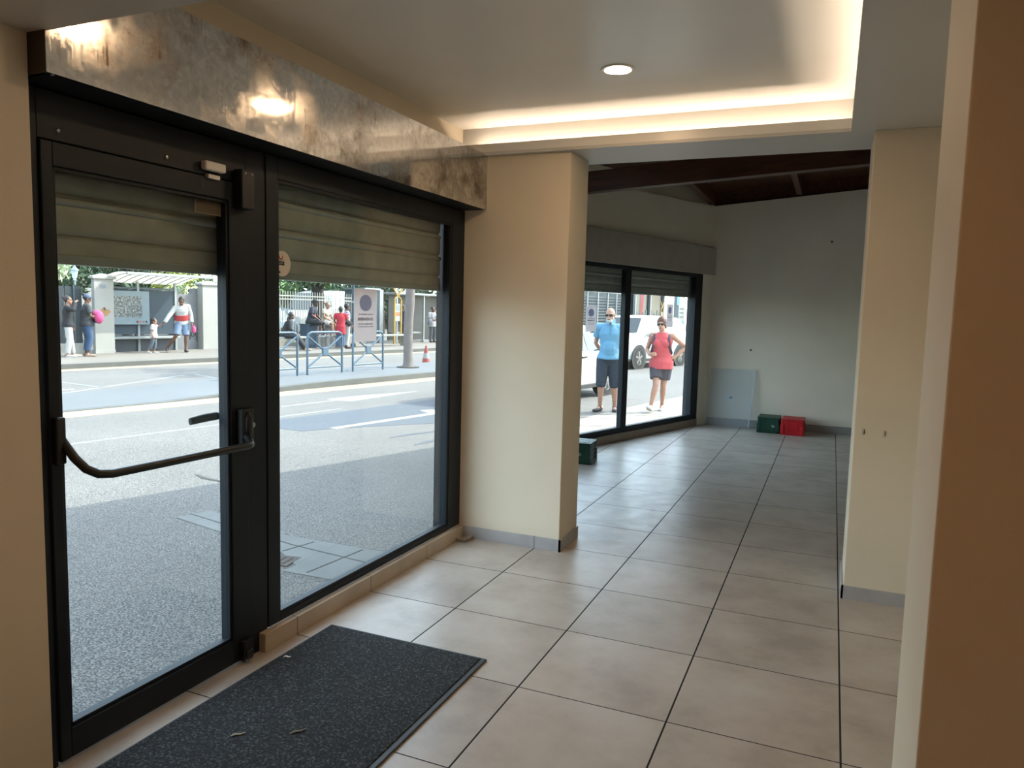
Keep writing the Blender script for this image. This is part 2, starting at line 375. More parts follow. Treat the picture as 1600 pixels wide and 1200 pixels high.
d1 = thing('door_1', None, None, (0,0,0)); d1['kind'] = 'structure'; d1['label'] = 'glazed shop door in a dark anthracite frame with a black push bar'
fr = MB()
fr.box((X0,-2.41,0),(X1-.004,-2.338,2.15)); fr.box((X0,-1.468,0),(X1-.004,-1.352,2.15)); fr.box((X0,-2.338,2.003),(X1-.004,-1.468,2.15))
fr.build('frame', FRAME, d1, bevel=.003)
lf = MB()
lf.box((X0+.004,-2.334,.012),(X1+.004,-2.296,1.998)); lf.box((X0+.004,-1.567,.012),(X1+.004,-1.472,1.998))
lf.box((X0+.004,-2.296,.012),(X1+.004,-1.567,.112)); lf.box((X0+.004,-2.296,1.925),(X1+.004,-1.567,1.998))
lf.build('leaf', FRAME, d1, bevel=.003)
bd = MB()
bd.box((-.572,-2.296,.112),(-.548,-2.284,1.925)); bd.box((-.572,-1.579,.112),(-.548,-1.567,1.925))
bd.box((-.572,-2.296,.112),(-.548,-1.567,.126)); bd.box((-.572,-2.296,1.912),(-.548,-1.567,1.925))
bd.build('glazing_bead', FRAME, d1, bevel=.002)
MB().box((-.58,-2.294,.114),(-.574,-1.569,1.923)).build('glass_pane', GLASS, d1)
# push bar: bracket by the hinges, curved end, bar, latch case by the lock side
pb = MB()
path = [(-.535,-2.30,1.075),(-.515,-2.30,1.055),(-.49,-2.292,1.02),(-.462,-2.275,.985),(-.446,-2.245,.965),(-.44,-2.20,.958),(-.44,-1.9,.955),(-.44,-1.58,.952),(-.45,-1.555,.953),(-.475,-1.535,.962),(-.505,-1.522,.975),(-.535,-1.518,.985)]
pb.tube(path, [.014,.014]+[.0145]*(len(path)-2), 12)
PBAR = pb.build('push_bar', BLACKPL, d1, smooth=True)
m_ = MB(); m_.box((-.541,-2.33,1.0),(-.515,-2.298,1.15)); m_.build('hinge_bracket', BLACKPL, d1, bevel=.006)
m_ = MB(); m_.box((-.541,-1.54,.93),(-.505,-1.475,1.09)); m_.ell((-.505,-1.51,1.02),.018,.02,.06)
LC = m_.build('latch_case', BLACKPL, d1, bevel=.008)
MB().cyl((-.506,-1.487,1.02),(-.498,-1.487,1.02),.011).build('lock_cylinder', STEEL, LC, smooth=True)
m_ = MB(); m_.tube([(-.618,-1.515,1.05),(-.65,-1.515,1.05),(-.66,-1.53,1.05),(-.662,-1.60,1.048),(-.662,-1.665,1.043)], [(.013,.013),(.014,.013),(.017,.012),(.017,.010),(.015,.009)], 10, side=(0,0,1))
m_.build('lever_handle', mat('dark steel handle', (46,54,62), .3, .6), d1, smooth=True)
m_ = MB(); m_.box((-.541,-1.545,1.895),(-.492,-1.475,2.05)); TL = m_.build('top_latch', BLACKPL, d1, bevel=.006)
for y in (-1.53,-1.492): MB().ell((-.491,y,2.034),.004,.006,.006,8,6).build('screw', STEEL, TL)
m_ = MB(); m_.box((-.541,-1.535,.012),(-.512,-1.487,.10)); m_.box((-.512,-1.53,.02),(-.503,-1.492,.06)); BL = m_.build('bottom_latch', BLACKPL, d1, bevel=.004)
for y in (-1.527,-1.495): MB().ell((-.51,y,.018),.005,.006,.006,8,6).build('screw', STEEL, BL)
for y in (-2.27,-1.86): MB().ell((-.547,y,2.035),.004,.007,.007,8,6).build('screw', STEEL, d1)


# alarm contact above the door
t = thing('alarm_contact', 'small white alarm contact box above the glass door', 'sensor', (-.5405,-1.652,2.036))
MB().box((-.008,-.052,-.016),(.022,.052,.018)).build('transmitter', WHITEPL, t, bevel=.007, seg=3)
MB().box((-.008,-.03,-.045),(.012,.03,-.029)).build('magnet', WHITEPL, t, bevel=.003)
# decals on the glass
VINYL = glass_mat('frosted beige vinyl', (.8,.76,.76), 1.3, .78, (.86,.80,.79), .3)
t = thing('square_sticker', 'plain square frosted sticker in the upper corner of the door glass', 'sticker', (-.5733,-1.641,1.897))
MB().box((0,-.07,-.037),(.0012,.07,.037)).build('film', glass_mat('tan frosted film', (.5,.47,.42), 1.3, .7, (.5,.45,.36), .3), t)
MB().box((.0012,-.064,-.032),(.0016,.064,.032)).build('printed_field', glass_mat('tan frosted field', (.5,.47,.42), 1.3, .6, (.42,.36,.27), .3), t)

t = thing('round_sticker', 'round white sticker with a red bird mark on the shop window glass', 'sticker', (-.5733,-1.219,1.70))
c_ = [(0,.056*math.cos(a), .056*math.sin(a)) for a in [2*PI*k/32 for k in range(32)]]
c_ = [(x, max(y,-.046), z) for x, y, z in c_]
MB().prism(c_, (.001,0,0)).build('disc', mat('sticker white', (214,208,196), .5, var=.03), t)
RED = mat('print red', (178,52,40), .5); INK = mat('print black', (28,28,30), .5)
def flat(pts, dx=.0011, th=.0005): return [(dx, y, z) for y, z in pts], (th,0,0)
m_ = MB(); m_.prism(*flat([(-.03,.042),(-.018,.032),(-.012,.022),(-.004,.024),(.006,.040),(.002,.022),(-.008,.014),(-.018,.018),(-.022,.028)])); m_.build('bird_mark', RED, t)
m_ = MB(); m_.prism(*flat([(-.038,-.006),(.014,-.008),(.014,.010),(-.038,.012)])); m_.build('black_box_mark', INK, t)
m_ = MB()
for i in range(6): m_.prism(*flat([(-.031+i*.0068,-.001),(-.027+i*.0068,-.001),(-.027+i*.0068,.006),(-.031+i*.0068,.006)], .0016, .0003))
m_.build('pale_print', mat('pale print', (150,156,150), .5), t)
m_ = MB(); m_.prism(*flat([(-.032,-.020),(-.024,-.022),(-.022,-.034),(-.012,-.034),(-.012,-.042),(-.030,-.042)])); m_.build('boot_mark', INK, t)
m_ = MB()
m_.prism(*flat([(-.012,.015),(.014,.015),(.014,.019),(-.012,.019)]))
m_.build('faint_print', mat('faint print', (176,166,150), .5), t)

DECALINK = glass_mat('blue grey vinyl print', (.6,.66,.8), 1.3, .7, (.60,.66,.80), .3)
DECALTXT = glass_mat('dark vinyl print', (.4,.4,.45), 1.3, .85, (.42,.42,.47), .3)
def decal(parent_loc, rz, w, h, label, group=None):
    t = thing('vinyl_decal', label, 'sticker', parent_loc, rz, group)
    MB().box((0,-w/2,-h/2),(.0008,w/2,h/2)).build('film', VINYL, t)
    m = MB(); m.prism([(.0009, w*.27*math.cos(2*PI*k/28), h*.235+h*.0+h*.155*math.sin(2*PI*k/28)-h*.0) for k in range(28)], (.0004,0,0)); m.build('oval_emblem', DECALINK, t)
    rr = random.Random(5); m = MB()
    for z, hh, ww in ((.02,.014,.30),(-.07,.034,.33),(-.165,.016,.30),(-.215,.012,.31)):
        y = -ww*w
        while y < ww*w:
            bw = w*rr.uniform(.016,.034); k = rr.uniform(.6,1)
            m.box((.0009,y,(z-hh*k)*h),(.0013,y+bw,(z+hh*k)*h)); y += bw+w*rr.choice((.012,.014,.03))
    m.build('mirrored_lettering', DECALTXT, t)
    return t
decal((-.5733,-.572,1.475), 0, .205, .275, 'tall beige frosted decal with a grey oval on the nearer shop window')

# ---- roller shutter, partly lowered outside the glass
SHUT = mat('grey green shutter metal', (152,151,142), .45, .15, var=.14, scale=9)
def shutter(name, y0, y1, zbot, ztop, x, label, parent_args=None, rails=(True, True)):
    t = thing(name, label, 'roller shutter', *(parent_args or ((0,0,0), 0)))
    prof = [(x, zbot), (x+.014, zbot), (x+.014, zbot+.072), (x-.003, zbot+.074), (x-.003, zbot+.082)]
    z = zbot+.082
    while z < ztop:
        prof += [(x+.006, z+.006), (x+.010, z+.03), (x+.010, z+.075), (x+.006, z+.098), (x+.016, z+.102), (x+.020, z+.112), (x+.016, z+.122), (x-.004, z+.124), (x-.004, z+.134)]
        z += .135
    back = [(x-.006, z), (x-.006, zbot)]
    pts = prof+back
    MB().prism([(px, y0, pz) for px, pz in pts], (0, y1-y0, 0)).build('slat_curtain', SHUT, t, smooth=True, angle=50)
    MB().box((x-.012,y0,zbot-.012),(x+.02,y1,zbot+.02)).build('bottom_bar', mat('shutter bottom bar', (132,136,130), .4, .2, var=.1), t, bevel=.003)
    for k, y in enumerate((y0, y1)):
        if rails[k]:
            ya, ye = (y+.035, y+.118) if k else (y-.03, y+.03)
            MB().box((x-.03,ya,-.15),(x+.034,ye,ztop)).box((x-.02,ya+.004,-.15),(x+.04,ya+.012,ztop)).build('guide_rail', FRAME, t)
    return t
shutter('roller_shutter', -2.44, .385, 1.645, 2.36, -.67, 'grey ribbed roller shutter half raised outside the door and nearer window')

# ---- entrance mat
t = thing('entrance_mat', 'large charcoal entrance mat on the tiles in front of the glass door', 'door mat', (-.43,-1.05,0))
MB().box((0,-1.75,0),(.82,0,.009)).build('rubber_border', mat('mat rubber', (58,66,72), .55), t, bevel=.006)
MB().box((.012,-1.735,.006),(.797,-.015,.013)).build('pile', mat_carpet(), t, bevel=.004)
PAPER = mat('paper scrap', (226,222,214), .8)
def scrap(x, y, z, l, w, a, label, m=PAPER, g=None):
    t = MB(); c, s = math.cos(a), math.sin(a)
    t.tube([(-l/2,0,.003),(-l*.2,w*.3,.005),(l*.15,-w*.2,.004),(l/2,w*.2,.003)], [(w*.4,.0015),(w*.5,.002),(w*.45,.002),(w*.2,.001)], 6, side=(0,1,0))
    o = t.build('paper_scrap', m, None); o.location = (x, y, z); o.rotation_euler = (0,0,a); tag(o, label, 'litter', g)
scrap(-.383,-1.423,.0125,.03,.012,.4,'white scrap of paper lying on the mat near the door post')
scrap(-.145,-1.965,.0125,.05,.012,.9,'pale curled fibre scrap lying in the middle of the black mat',mat('fibre scrap', (150,142,120), .8))
scrap(.03,-1.86,.0125,.06,.012,1.0,'brownish twig scrap lying toward the right side of the black mat',mat('twig', (112,98,84), .8))
# small plastic dish left by the pillar foot
t = thing('plastic_dish', 'small shallow off-white plastic dish on the floor against the pillar foot', 'dish', (-.478,.432,0))
m_ = MB(); m_.rings([[(sx*a, sy*b, z) for sx, sy in ((-1,-1),(1,-1),(1,1),(-1,1))] for a, b, z in ((.034,.04,0),(.046,.052,.026),(.040,.046,.026),(.03,.036,.006))])
m_.build('tray', mat('off white plastic', (150,140,126), .5), t, bevel=.005)

# ---- downlights
def downlight(x, y, z, label, colm, g=None):
    t = thing('recessed_downlight', label, 'ceiling light', (x,y,z), 0, g)
    MB().lathe([(.062,0),(.082,0),(.084,-.003),(.082,-.006),(.066,-.005),(.062,-.001)], (0,0,0), n=32).build('rim', WHITEPL, t, smooth=True)
    MB().lathe([(.0,-.0015),(.063,-.0015),(.063,-.0035),(0,-.0035)], (0,0,0), n=32, cap=False).build('diffuser', colm, t)
DG = emit_mat('downlight glow', DOWN, P_DOWN); NG = emit_mat('near downlight glow', WARM, P_NEAR)
downlight(.655,-.265,2.69,'round glowing recessed downlight in the raised ceiling',DG)
downlight(.60,-1.55,2.69,'recessed downlight mirrored in the steel shutter box near the door',emit_mat('second downlight glow', DOWN, 110.0))
downlight(1.1,-3.25,2.27,'warm recessed downlight in the low ceiling behind the viewer',NG)
downlight(1.25,-4.7,2.27,'warm recessed downlight in the low ceiling at the rear wall',NG)

# small wall marks on the right pillar: two old screw plugs
for x, z, lab in ((1.866,.925,'left wall plug in the right hand cream pillar'),(1.966,.922,'right wall plug in the right hand cream pillar')):
    t = thing('wall_plug', lab, 'wall plug', (x,.48,z))
    MB().box((-.006,-.004,-.016),(.004,.002,.016)).build('plug_sleeve', mat('pale plug', (196,186,160), .6), t, bevel=.002)
    MB().box((.004,-.0035,-.012),(.007,.002,.012)).build('plug_slot', INK, t)

for x, z, lab in ((1.603,2.523,'tiny dark screw hole high on the back wall'),(.664,1.067,'tiny screw hole in the back wall above the plastic sheet')):
    t = thing('wall_hole', lab, 'wall hole', (x,6.86,z)); MB().cyl((0,-.002,0),(0,.01,0),.011,n=10).build('hole', INK, t); MB().lathe([(.011,-.001),(.018,-.001),(.018,.004),(.011,.004)], (0,0,0), (0,1,0), 12).build('chipped_rim', mat('pale plug', (196,186,160), .6), t)
# ================================================================== the back room
def zr_(x): return 3.23+.082*(x-.09)
A0 = Vector((.087,6.84,0)); RZ2 = -math.radians(18.09)
def W2(x, s, z):   # point of the slanted street wall: x towards the room, s along it
    c, sn = math.cos(RZ2), math.sin(RZ2)
    return Vector((A0.x + c*x - sn*s, A0.y + sn*x + c*s, z))
wall2 = thing('wall_street', None, None, A0, RZ2); wall2['kind'] = 'structure'; wall2['label'] = 'slanted cream street wall of the back room around the far window'
m_ = MB()
m_.box((-.14,-.237,-.15),(0,.12,2.1)); m_.box((-.14,-4.75,-.15),(0,-4.35,2.1))
m_.prism([(-.06,.12,2.1),(-.06,-4.75,2.1),(-.06,-4.75,2.90),(-.06,.12,3.03)], (.06,0,0))
m_.prism([(-.16,.2,2.1),(-.16,-4.75,2.1),(-.16,-4.75,3.12),(-.16,.2,3.27)], (.10,0,0))
m_.build('masonry', CREAM_IN, wall2)
MB().box((-.12,-4.35,0),(.004,-.237,.095)).build('plinth', mat('brown plinth tile', (150,136,120), .45), wall2)
MB().box((-.01,-4.5,2.085),(.05,.02,2.452)).build('shutter_casing', mat('grey beige casing', (176,170,156), .5), wall2, bevel=.004)
struct('wall_back', MB().prism([(-.06,6.86,-.12),(4.35,6.86,-.12),(4.35,6.86,3.38),(.09,6.86,3.03),(-.06,6.86,3.02)], (0,.16,0)), CREAM_IN)
struct('wall_gable', MB().prism([(-.06,6.95,2.9),(4.35,6.95,2.9),(4.35,6.95,zr_(4.35)),(-.06,6.95,zr_(-.06))], (0,.07,0)), BOARDS)
struct('baseboard_back', MB().box((.1,6.848,0),(4.2,6.86,.1)), mat('grey skirting', (160,160,158), .45))
struct('wall_side', MB().box((4.2,.945,-.12),(4.35,7.0,3.5)), CREAM_IN)
struct('wall_corner', MB().prism([(-.66,.80,-.15),(-1.52,2.13,-.15),(-1.36,2.24,-.15),(-.52,.92,-.15)], (0,0,3.3)), CREAM_IN)
struct('wall_inner', MB().box((2.6,.80,0),(4.35,.945,3.5)), CREAM_IN)

w2 = thing('window_2', None, None, A0, RZ2); w2['kind'] = 'structure'; w2['label'] = 'dark framed shop window of the back room looking onto the street'
m_ = MB()
m_.box((-.11,-.42,.095),(-.005,-.237,2.085)); m_.box((-.155,-.372,-.15),(-.11,-.237,2.2)); m_.box((-.07,-2.15,.095),(-.005,-2.035,2.085)); m_.box((-.07,-4.35,.095),(-.005,-4.25,2.085))
m_.box((-.07,-4.25,.095),(-.005,-.42,.165)); m_.box((-.07,-4.25,2.04),(-.005,-.42,2.085))
m_.build('frame', FRAME, w2, bevel=.003)
for a, b in ((-4.25,-2.15),(-2.035,-.42)): MB().box((-.046,a,.16),(-.04,b,2.045)).build('glass_pane', GLASS, w2)
shutter('roller_shutter', -4.3, -.38, 1.775, 2.2, -.135, 'grey roller shutter half raised outside the back room window', (A0, RZ2), (False, False))
p = W2(-.0385,-2.79,1.455); decal(p, RZ2, .205, .285, 'beige frosted decal behind the pillar edge on the far left window pane')
p = W2(-.0385,-1.035,1.51); decal(p, RZ2, .16, .29, 'narrow frosted decal beside the woman in coral on the far window pane')

# roof of the back room: boards on rafters, one heavy tie beam
def zr(x): return 3.03+.082*(x-.09)
struct('ceiling_boards', MB().prism([(-1.62,.93,zr(-1.62)+.2),(-1.62,2.05,zr(-1.62)+.2),(-.03,6.9,zr(-.03)+.2),(-.03,7.03,zr(-.03)+.2),(4.4,7.03,zr(4.4)+.2),(4.4,.93,zr(4.4)+.2)], (0,0,.05)), BOARDS)
for x in (-1.03,.055,1.17,2.28,3.4):
    y1 = 6.86 if x > .05 else 6.84+(x-.087)/.3267+.0
    b = MB(); b.prism([(x-.035,.945,zr(x)+.02),(x+.035,.945,zr(x)+.02),(x+.035,.945,zr(x)+.2),(x-.035,.945,zr(x)+.2)], (0,y1-.945-.02,0))
    tag(b.build('rafter', BROWNWOOD, None, bevel=.004), {-1.03:'brown rafter nearest the street above the slanted wall',.055:'brown rafter running to the corner of the back room',1.17:'brown rafter ending over the bare part of the back wall',2.28:'brown rafter hidden above the right hand pillar',3.4:'brown rafter next to the side wall of the back room'}[x], 'rafter', 'rafters of the back room roof', 'structure')
b = MB(); b.bar((-.66,3.365,2.80),(4.2,1.86,2.80),.11,.20); tag(b.build('tie_beam', wood_mat('beam timber', (60,34,22), (96,54,34), .5, (1.5,1.5,14)), None, bevel=.005), 'heavy dark brown timber tie beam crossing the back room under the roof', 'beam', None, 'structure')
# roof slab over the front room
struct('roof', MB().box((-.80,-6.2,3.3),(2.8,.93,3.42)), mat('roof slab', (150,146,138), .8))

# ---- sockets, clear sheet, crates
for y, lab, hole in ((.365,'left white blanked socket plate behind the clear sheet',False),(.435,'right white power socket behind the clear sheet',True)):
    t = thing('wall_socket', lab, 'socket', (y,6.86,.395))
    MB().box((-.034,-.009,-.036),(.034,0,.036)).build('plate', mat('socket white', (236,236,232), .35), t, bevel=.004)
    if hole:
        MB().lathe([(.019,0),(.021,-.002),(.021,-.004),(.019,-.004)], (0,-.008,0), (0,1,0), 20).build('socket_ring', mat('socket grey', (150,152,154), .4), t)
        MB().cyl((0,-.0095,0),(0,-.0105,0),.017).build('socket_well', mat('socket shade', (96,98,100), .5), t)
t = thing('acrylic_sheet', 'clear plastic sheet coloured with a bluish window reflection leaning against the back wall', 'plastic sheet', (.40,6.72,0))
hz = glass_mat('acrylic with blue reflection', (.94,.97,1.0), 1.5, .14, (.90,.95,1.0), .08)  # bluish tint and haze put the window's reflection into the sheet's colour
b = MB(); b.prism([(-.285,0,0),(.30,-.03,0),(.34,.122,.80),(-.24,.125,.79)], (0,-.006,0)); b.build('sheet', hz, t)
EDGE = glass_mat('acrylic edge', (.85,.92,.97), 1.5, .55, (.86,.93,.97), .1)
for q0, q1 in (((.30,-.033,0.002),(.34,.119,.80)), ((-.285,-.003,.002),(-.24,.122,.79))): MB().bar(q0, q1, .011, .008).build('polished_edge', EDGE, t)

GREEN = mat('dark green crate plastic', (10,66,52), .42, var=.08); REDC = mat('red crate plastic', (196,24,34), .42, var=.08)
def crate(m, loc, rz, label, w, d, h, group, mark=True):
    """folding produce crate standing upside down"""
    t = thing('plastic_crate', label, 'crate', loc, rz, group)
    b = MB(); b.box((-w/2,-d/2,h-.012),(w/2,d/2,h)); 
    for i in range(4): b.box((-w/2+.02,-d/2+.03+i*(d-.06)/4+.008,h),(w/2-.02,-d/2+.03+(i+1)*(d-.06)/4-.008,h+.004))
    b.build('base_panel', m, t, bevel=.004)
    for sx, sy, L_, a in ((0,-1,w,0),(0,1,w,0),(-1,0,d,1),(1,0,d,1)):
        b = MB(); n_ = 5
        def bx(u0, u1, z0, z1, o0, o1):
            if a == 0: b.box((u0, sy*(d/2-o1), z0), (u1, sy*(d/2-o0), z1))
            else: b.box((sx*(w/2-o1), u0, z0), (sx*(w/2-o0), u1, z1))
        bx(-L_/2+.004, L_/2-.004, .012, h-.012, .008, .014)
        for k in range(n_):
            z = .03+k*(h-.06)/(n_-1); bx(-L_/2+.03, L_/2-.03, z-.006, z+.006, .002, .008)
        for u in (-L_/2+.02, -L_*.22, L_*.22, L_/2-.02): bx(u-.009, u+.009, .012, h-.012, .001, .008)
        b.build('side_panel', m, t, bevel=.002)
    b = MB()
    b.box((-w/2-.006,-d/2-.006,0),(w/2+.006,-d/2+.012,.022)); b.box((-w/2-.006,d/2-.012,0),(w/2+.006,d/2+.006,.022)); b.box((-w/2-.006,-d/2,0),(-w/2+.012,d/2,.022)); b.box((w/2-.012,-d/2,0),(w/2+.006,d/2,.022))
    for sx in (-1,1):
        for sy in (-1,1): b.box((sx*(w/2+.006),sy*(d/2+.006),0),(sx*(w/2-.035),sy*(d/2-.035),h*.62))
    b.build('rim', m, t, bevel=.004)
    if mark:
        b = MB()
        for q in ((0,0),(.012,.008),(.022,-.004),(-.01,.01),(.006,-.012)): b.box((-.03+w*.3+q[0],-d/2-.0095,h*.45+q[1]),(-.022+w*.3+q[0]+.004,-d/2-.006,h*.45+q[1]+.008))
        b.build('white_mark', mat('crate print', (206,216,208), .5), t)
    return t
crate(GREEN, (.974,6.615,0), 0, 'dark green plastic crate upside down between the clear sheet and red crate', .272, .38, .205, None)
crate(REDC, (1.277,6.59,0), -.02, 'bright red plastic crate upside down against the back wall', .275, .40, .205, None, False)
crate(GREEN, (-.715,3.36,0), .06, 'dark green crate by the street window behind the cream pillar', .46, .29, .215, None)
# ================================================================== the street, in its own frame: t along it, n away from the shop
ALBEDO[0] = 0.31
SA = math.atan(.167)
TV = Vector((math.sin(SA), math.cos(SA), 0)); NV = Vector((-math.cos(SA), math.sin(SA), 0))
RZS = -SA        # local +Y along the street, local -X away from the shop
def S(t, n, z=0.0): return TV*t + NV*n + Vector((0,0,z))
ZR, ZM, ZF = -.15, -.03, -.03     # road, median, far pavement
def sprism(pts, z0, z1, mb=None):
    return (mb or MB()).prism([S(t, n, z0) for t, n in pts], (0,0,z1-z0))
def rect(t0, t1, n0, n1): return [(t0,n0),(t1,n0),(t1,n1),(t0,n1)]
ASPH = asphalt_mat('asphalt', (90,90,90), (154,150,147), (216,210,203), 95)
ASPH2 = asphalt_mat('fresh asphalt patch', (98,108,122), (118,128,142), (150,158,168), 120)
CONC = asphalt_mat('pavement concrete', (150,142,132), (178,170,160), (200,194,184), 60)
KERB = mat('kerb stone', (128,128,124), .8, var=.16, scale=3)
GUTTER = mat('pale gutter concrete', (232,210,172), .8, var=.1, scale=2)
PAINT = mat('road paint', (238,238,232), .7, var=.05, scale=5)
PAINTW = mat('worn road paint', (192,196,196), .8, var=.16, scale=9)
SETT = mat('pale paving', (178,180,178), .85, var=.12, scale=5, bump=.2)
struct('road', MB().prism([(6,-45,-.35),(6,130,-.35),(-90,130,-.35),(-90,-45,-.35)], (0,0,.20)), ASPH)
def mark(name, pts, m, z=ZR, h=.004, world=True):
    b = MB().prism([(x,y,z-.002) for x, y in pts], (0,0,h+.002)) if world else sprism(pts, z-.002, z+h)
    o = b.build(name, m); o['kind'] = 'structure'; return o
mark('road_patch', [(-5.69,4.79),(-5.38,6.32),(-5.07,8.26),(-4.6,11),(-3.1,8.6),(-3.62,5.66),(-4.25,4.9),(-4.56,4.45),(-4.75,4.11),(-5.14,4.14),(-5.55,4.4)], ASPH2, h=.003)
mark('road_marking', [(-6.64,5.92),(-6.44,7.12),(-6.64,7.15),(-6.49,7.91),(-5.99,9.25),(-6.05,8.2),(-6.12,7.17),(-6.40,7.07),(-6.60,5.90)], PAINT)
mark('road_marking', [(-4.61,4.51),(-4.48,4.48),(-4.07,6.46),(-3.7,8.6),(-3.84,8.62),(-4.18,6.66)], PAINT, h=.006)
mark('road_marking', [(-4.48,6.75),(-4.36,6.98),(-4.16,6.74),(-4.2,6.55)], PAINT, h=.007)
mark('road_marking', rect(.5,5.2,6.575,6.655), PAINTW, h=.003, world=False)
mark('road_marking', [(-10.88,5.19),(-12.08,9.08),(-12.18,9.08),(-10.98,5.19)], PAINTW, h=.004)
mark('road_marking', [(-12.10,9.4),(-10.43,8.78),(-10.43,8.68),(-12.10,9.3)], PAINTW, h=.004)
mark('road_marking', [(-12.7,6.50),(-11.25,6.27),(-11.25,6.18),(-12.7,6.41)], PAINTW, h=.004)
zz = [(4.9+.09*i, (.0 if i % 2 else .10)) for i in range(9)]
mark('road_marking', [(-10.56-b, y) for y, b in zz]+[(-10.44+b*.3, y) for y, b in reversed(zz)], PAINT, h=.004)
mark('road_marking', [(-11.52,5.30),(-11.30,5.72),(-11.42,5.78),(-11.66,5.3)], PAINT, h=.004)
mark('pavement_strip', [(-2.92,.33),(-2.84,.60),(-1.9,.36),(-.64,.36),(-.64,-.22),(-1.40,-.24),(-1.40,-.12),(-1.67,.05)], SETT, h=.006)
b = MB(); [b.bar((x0,y0,ZR+.006),(x1,y1,ZR+.006),.012,.004) for x0,y0,x1,y1 in ((-2.9,.45,-1.7,.2),(-1.7,.2,-.66,.08),(-2.3,.28,-2.24,.47),(-1.66,.06,-1.6,.32),(-1.25,-.2,-1.2,.33),(-.9,-.2,-.88,.34))]
o = b.build('paving_joints', mat('joint dark', (110,112,112), .9)); o['kind'] = 'structure'
t = thing('drain_cover', 'small brown rusty drain cover set in the pale paving outside the nearer window', 'drain cover', (-1.62,-.10,ZR), .15)
MB().box((-.17,-.09,.0),(.17,.09,.007)).build('lid', mat('rusty lid', (126,108,96), .8, var=.25, scale=30), t)
b = MB(); [b.box((-.14+i*.05,-.06,.007),(-.12+i*.05,.06,.010)) for i in range(6)]; b.build('rib', mat('rusty rib', (98,86,78), .8), t)
b = MB(); b.tube([(-3.95,1.52,ZR+.002),(-3.75,1.44,ZR+.003),(-3.55,1.42,ZR+.003),(-3.33,1.34,ZR+.002)], [(.012,.002),(.03,.003),(.02,.003),(.012,.002)], 6, side=(0,1,0)); o = b.build('road_crack', mat('crack', (96,96,96), .9)); o['kind'] = 'structure'
for x0,y0,x1,y1 in ((-3.49,4.3,-3.22,5.1),(-2.95,4.0,-2.85,4.6)):
    b = MB(); b.tube([(x0,y0,ZR+.002),((x0+x1)/2-.03,(y0+y1)/2,ZR+.003),(x1,y1,ZR+.002)], [(.02,.002),(.05,.003),(.03,.002)], 6, side=(1,0,0)); o = b.build('road_crack', ASPH2); o['kind'] = 'structure'
ALBEDO[0] = 0.33
mark('near_pavement', [(-.60,5.05),(.13,7.3),(1.6,12),(2.6,16),(1.0,20),(-.9,12.5),(-1.75,8.4),(-2.05,5.4),(-1.6,4.4)], asphalt_mat('pale pavement', (196,186,170), (222,214,200), (240,234,222), 50), h=.012)
ALBEDO[0] = 0.31
b = MB(); [b.bar((x0,y0,ZR+.012),(x1,y1,ZR+.012),.022,.004) for x0,y0,x1,y1 in ((-1.9,7.4,.35,8.3),(-1.85,7.9,.5,8.75),(-1.9,6.5,.0,7.2))]
o = b.build('pavement_joints', mat('joint grey', (150,146,140), .9)); o['kind'] = 'structure'
# median strip: pale gutter, kerb dropping to the left, grey top
mark('gutter', rect(-10,60,8.65,9.22), GUTTER, h=.004, world=False)
b = MB()
def kerbrow(t, h): return [S(t, 9.22, ZR-.05), S(t, 9.24, ZR+h), S(t, 9.42, ZR+h), S(t, 9.42, ZR-.05)]
b.rings([kerbrow(t, h) for t, h in ((-10,.012),(3.8,.012),(6.6,.10),(7.5,.12),(60,.12))])
o = b.build('median_kerb', KERB); o['kind'] = 'structure'
b = MB(); b.rings([[S(t,9.42,ZR-.05),S(t,9.42,ZR+h),S(t,11.6,ZR+h),S(t,11.6,ZR-.05)] for t, h in ((-10,.008),(3.8,.008),(6.6,.096),(7.5,.118),(60,.118))])
o = b.build('median_top', asphalt_mat('median asphalt', (130,136,142), (150,156,162), (170,174,178), 70)); o['kind'] = 'structure'
# far pavement
mark('far_gutter', rect(-30,80,15.95,16.48), GUTTER, h=.004, world=False)
o = sprism(rect(-30,80,16.48,16.66), ZR-.05, ZF+.0).build('far_kerb', KERB); o['kind'] = 'structure'
o = sprism(rect(-30,80,16.66,24.0), ZR-.05, ZF-.002).build('far_pavement', CONC); o['kind'] = 'structure'
o = sprism(rect(-30,80,24.0,60.0), ZR-.05, ZF-.01).build('yard_ground', asphalt_mat('yard', (120,118,110), (140,138,128), (160,158,150), 40)); o['kind'] = 'structure'

def place(name, label, cat, t, n, z=ZF, rot=0.0, group=None):
    """thing standing on the street; its local +Y runs along the street, local +X faces the shop"""
    return thing(name, label, cat, S(t, n, z), RZS+rot, group)

# ---- crowd barriers on the median
BARB = mat('blue grey painted steel', (112,146,172), .4, .2, var=.06)
def barrier(t0, w, label):
    t = place('street_barrier', label, 'barrier', t0, 10.66, ZM, 0, 'crossed barriers on the median strip')
    h, r = .96, .026; c = .12
    fr = MB(); fr.tube([(0,0,-.0),(0,0,h-c),(0,c*.3,h-c*.3),(0,c,h),(0,w-c,h),(0,w-c*.3,h-c*.3),(0,w,h-c),(0,w,-.0)], r, 10)
    fr.build('hoop_frame', BARB, t, smooth=True)
    MB().cyl((0,0,.16),(0,w,.16), .019, n=10).build('bottom_rail', BARB, t, smooth=True)
    for a, b2 in (((0,.01,.17),(0,w/2,.50)),((0,w-.01,.17),(0,w/2,.50)),((0,.03,.86),(0,w/2,.52)),((0,w-.03,.86),(0,w/2,.52))):
        MB().cyl(a, b2, .021, n=10).build('diagonal_brace', BARB, t, smooth=True)
    MB().box((-.028,w/2-.085,.42),(.028,w/2+.085,.62)).build('centre_plate', BARB, t, bevel=.01)
barrier(6.80,1.06,'blue grey crossed barrier next to the door post')
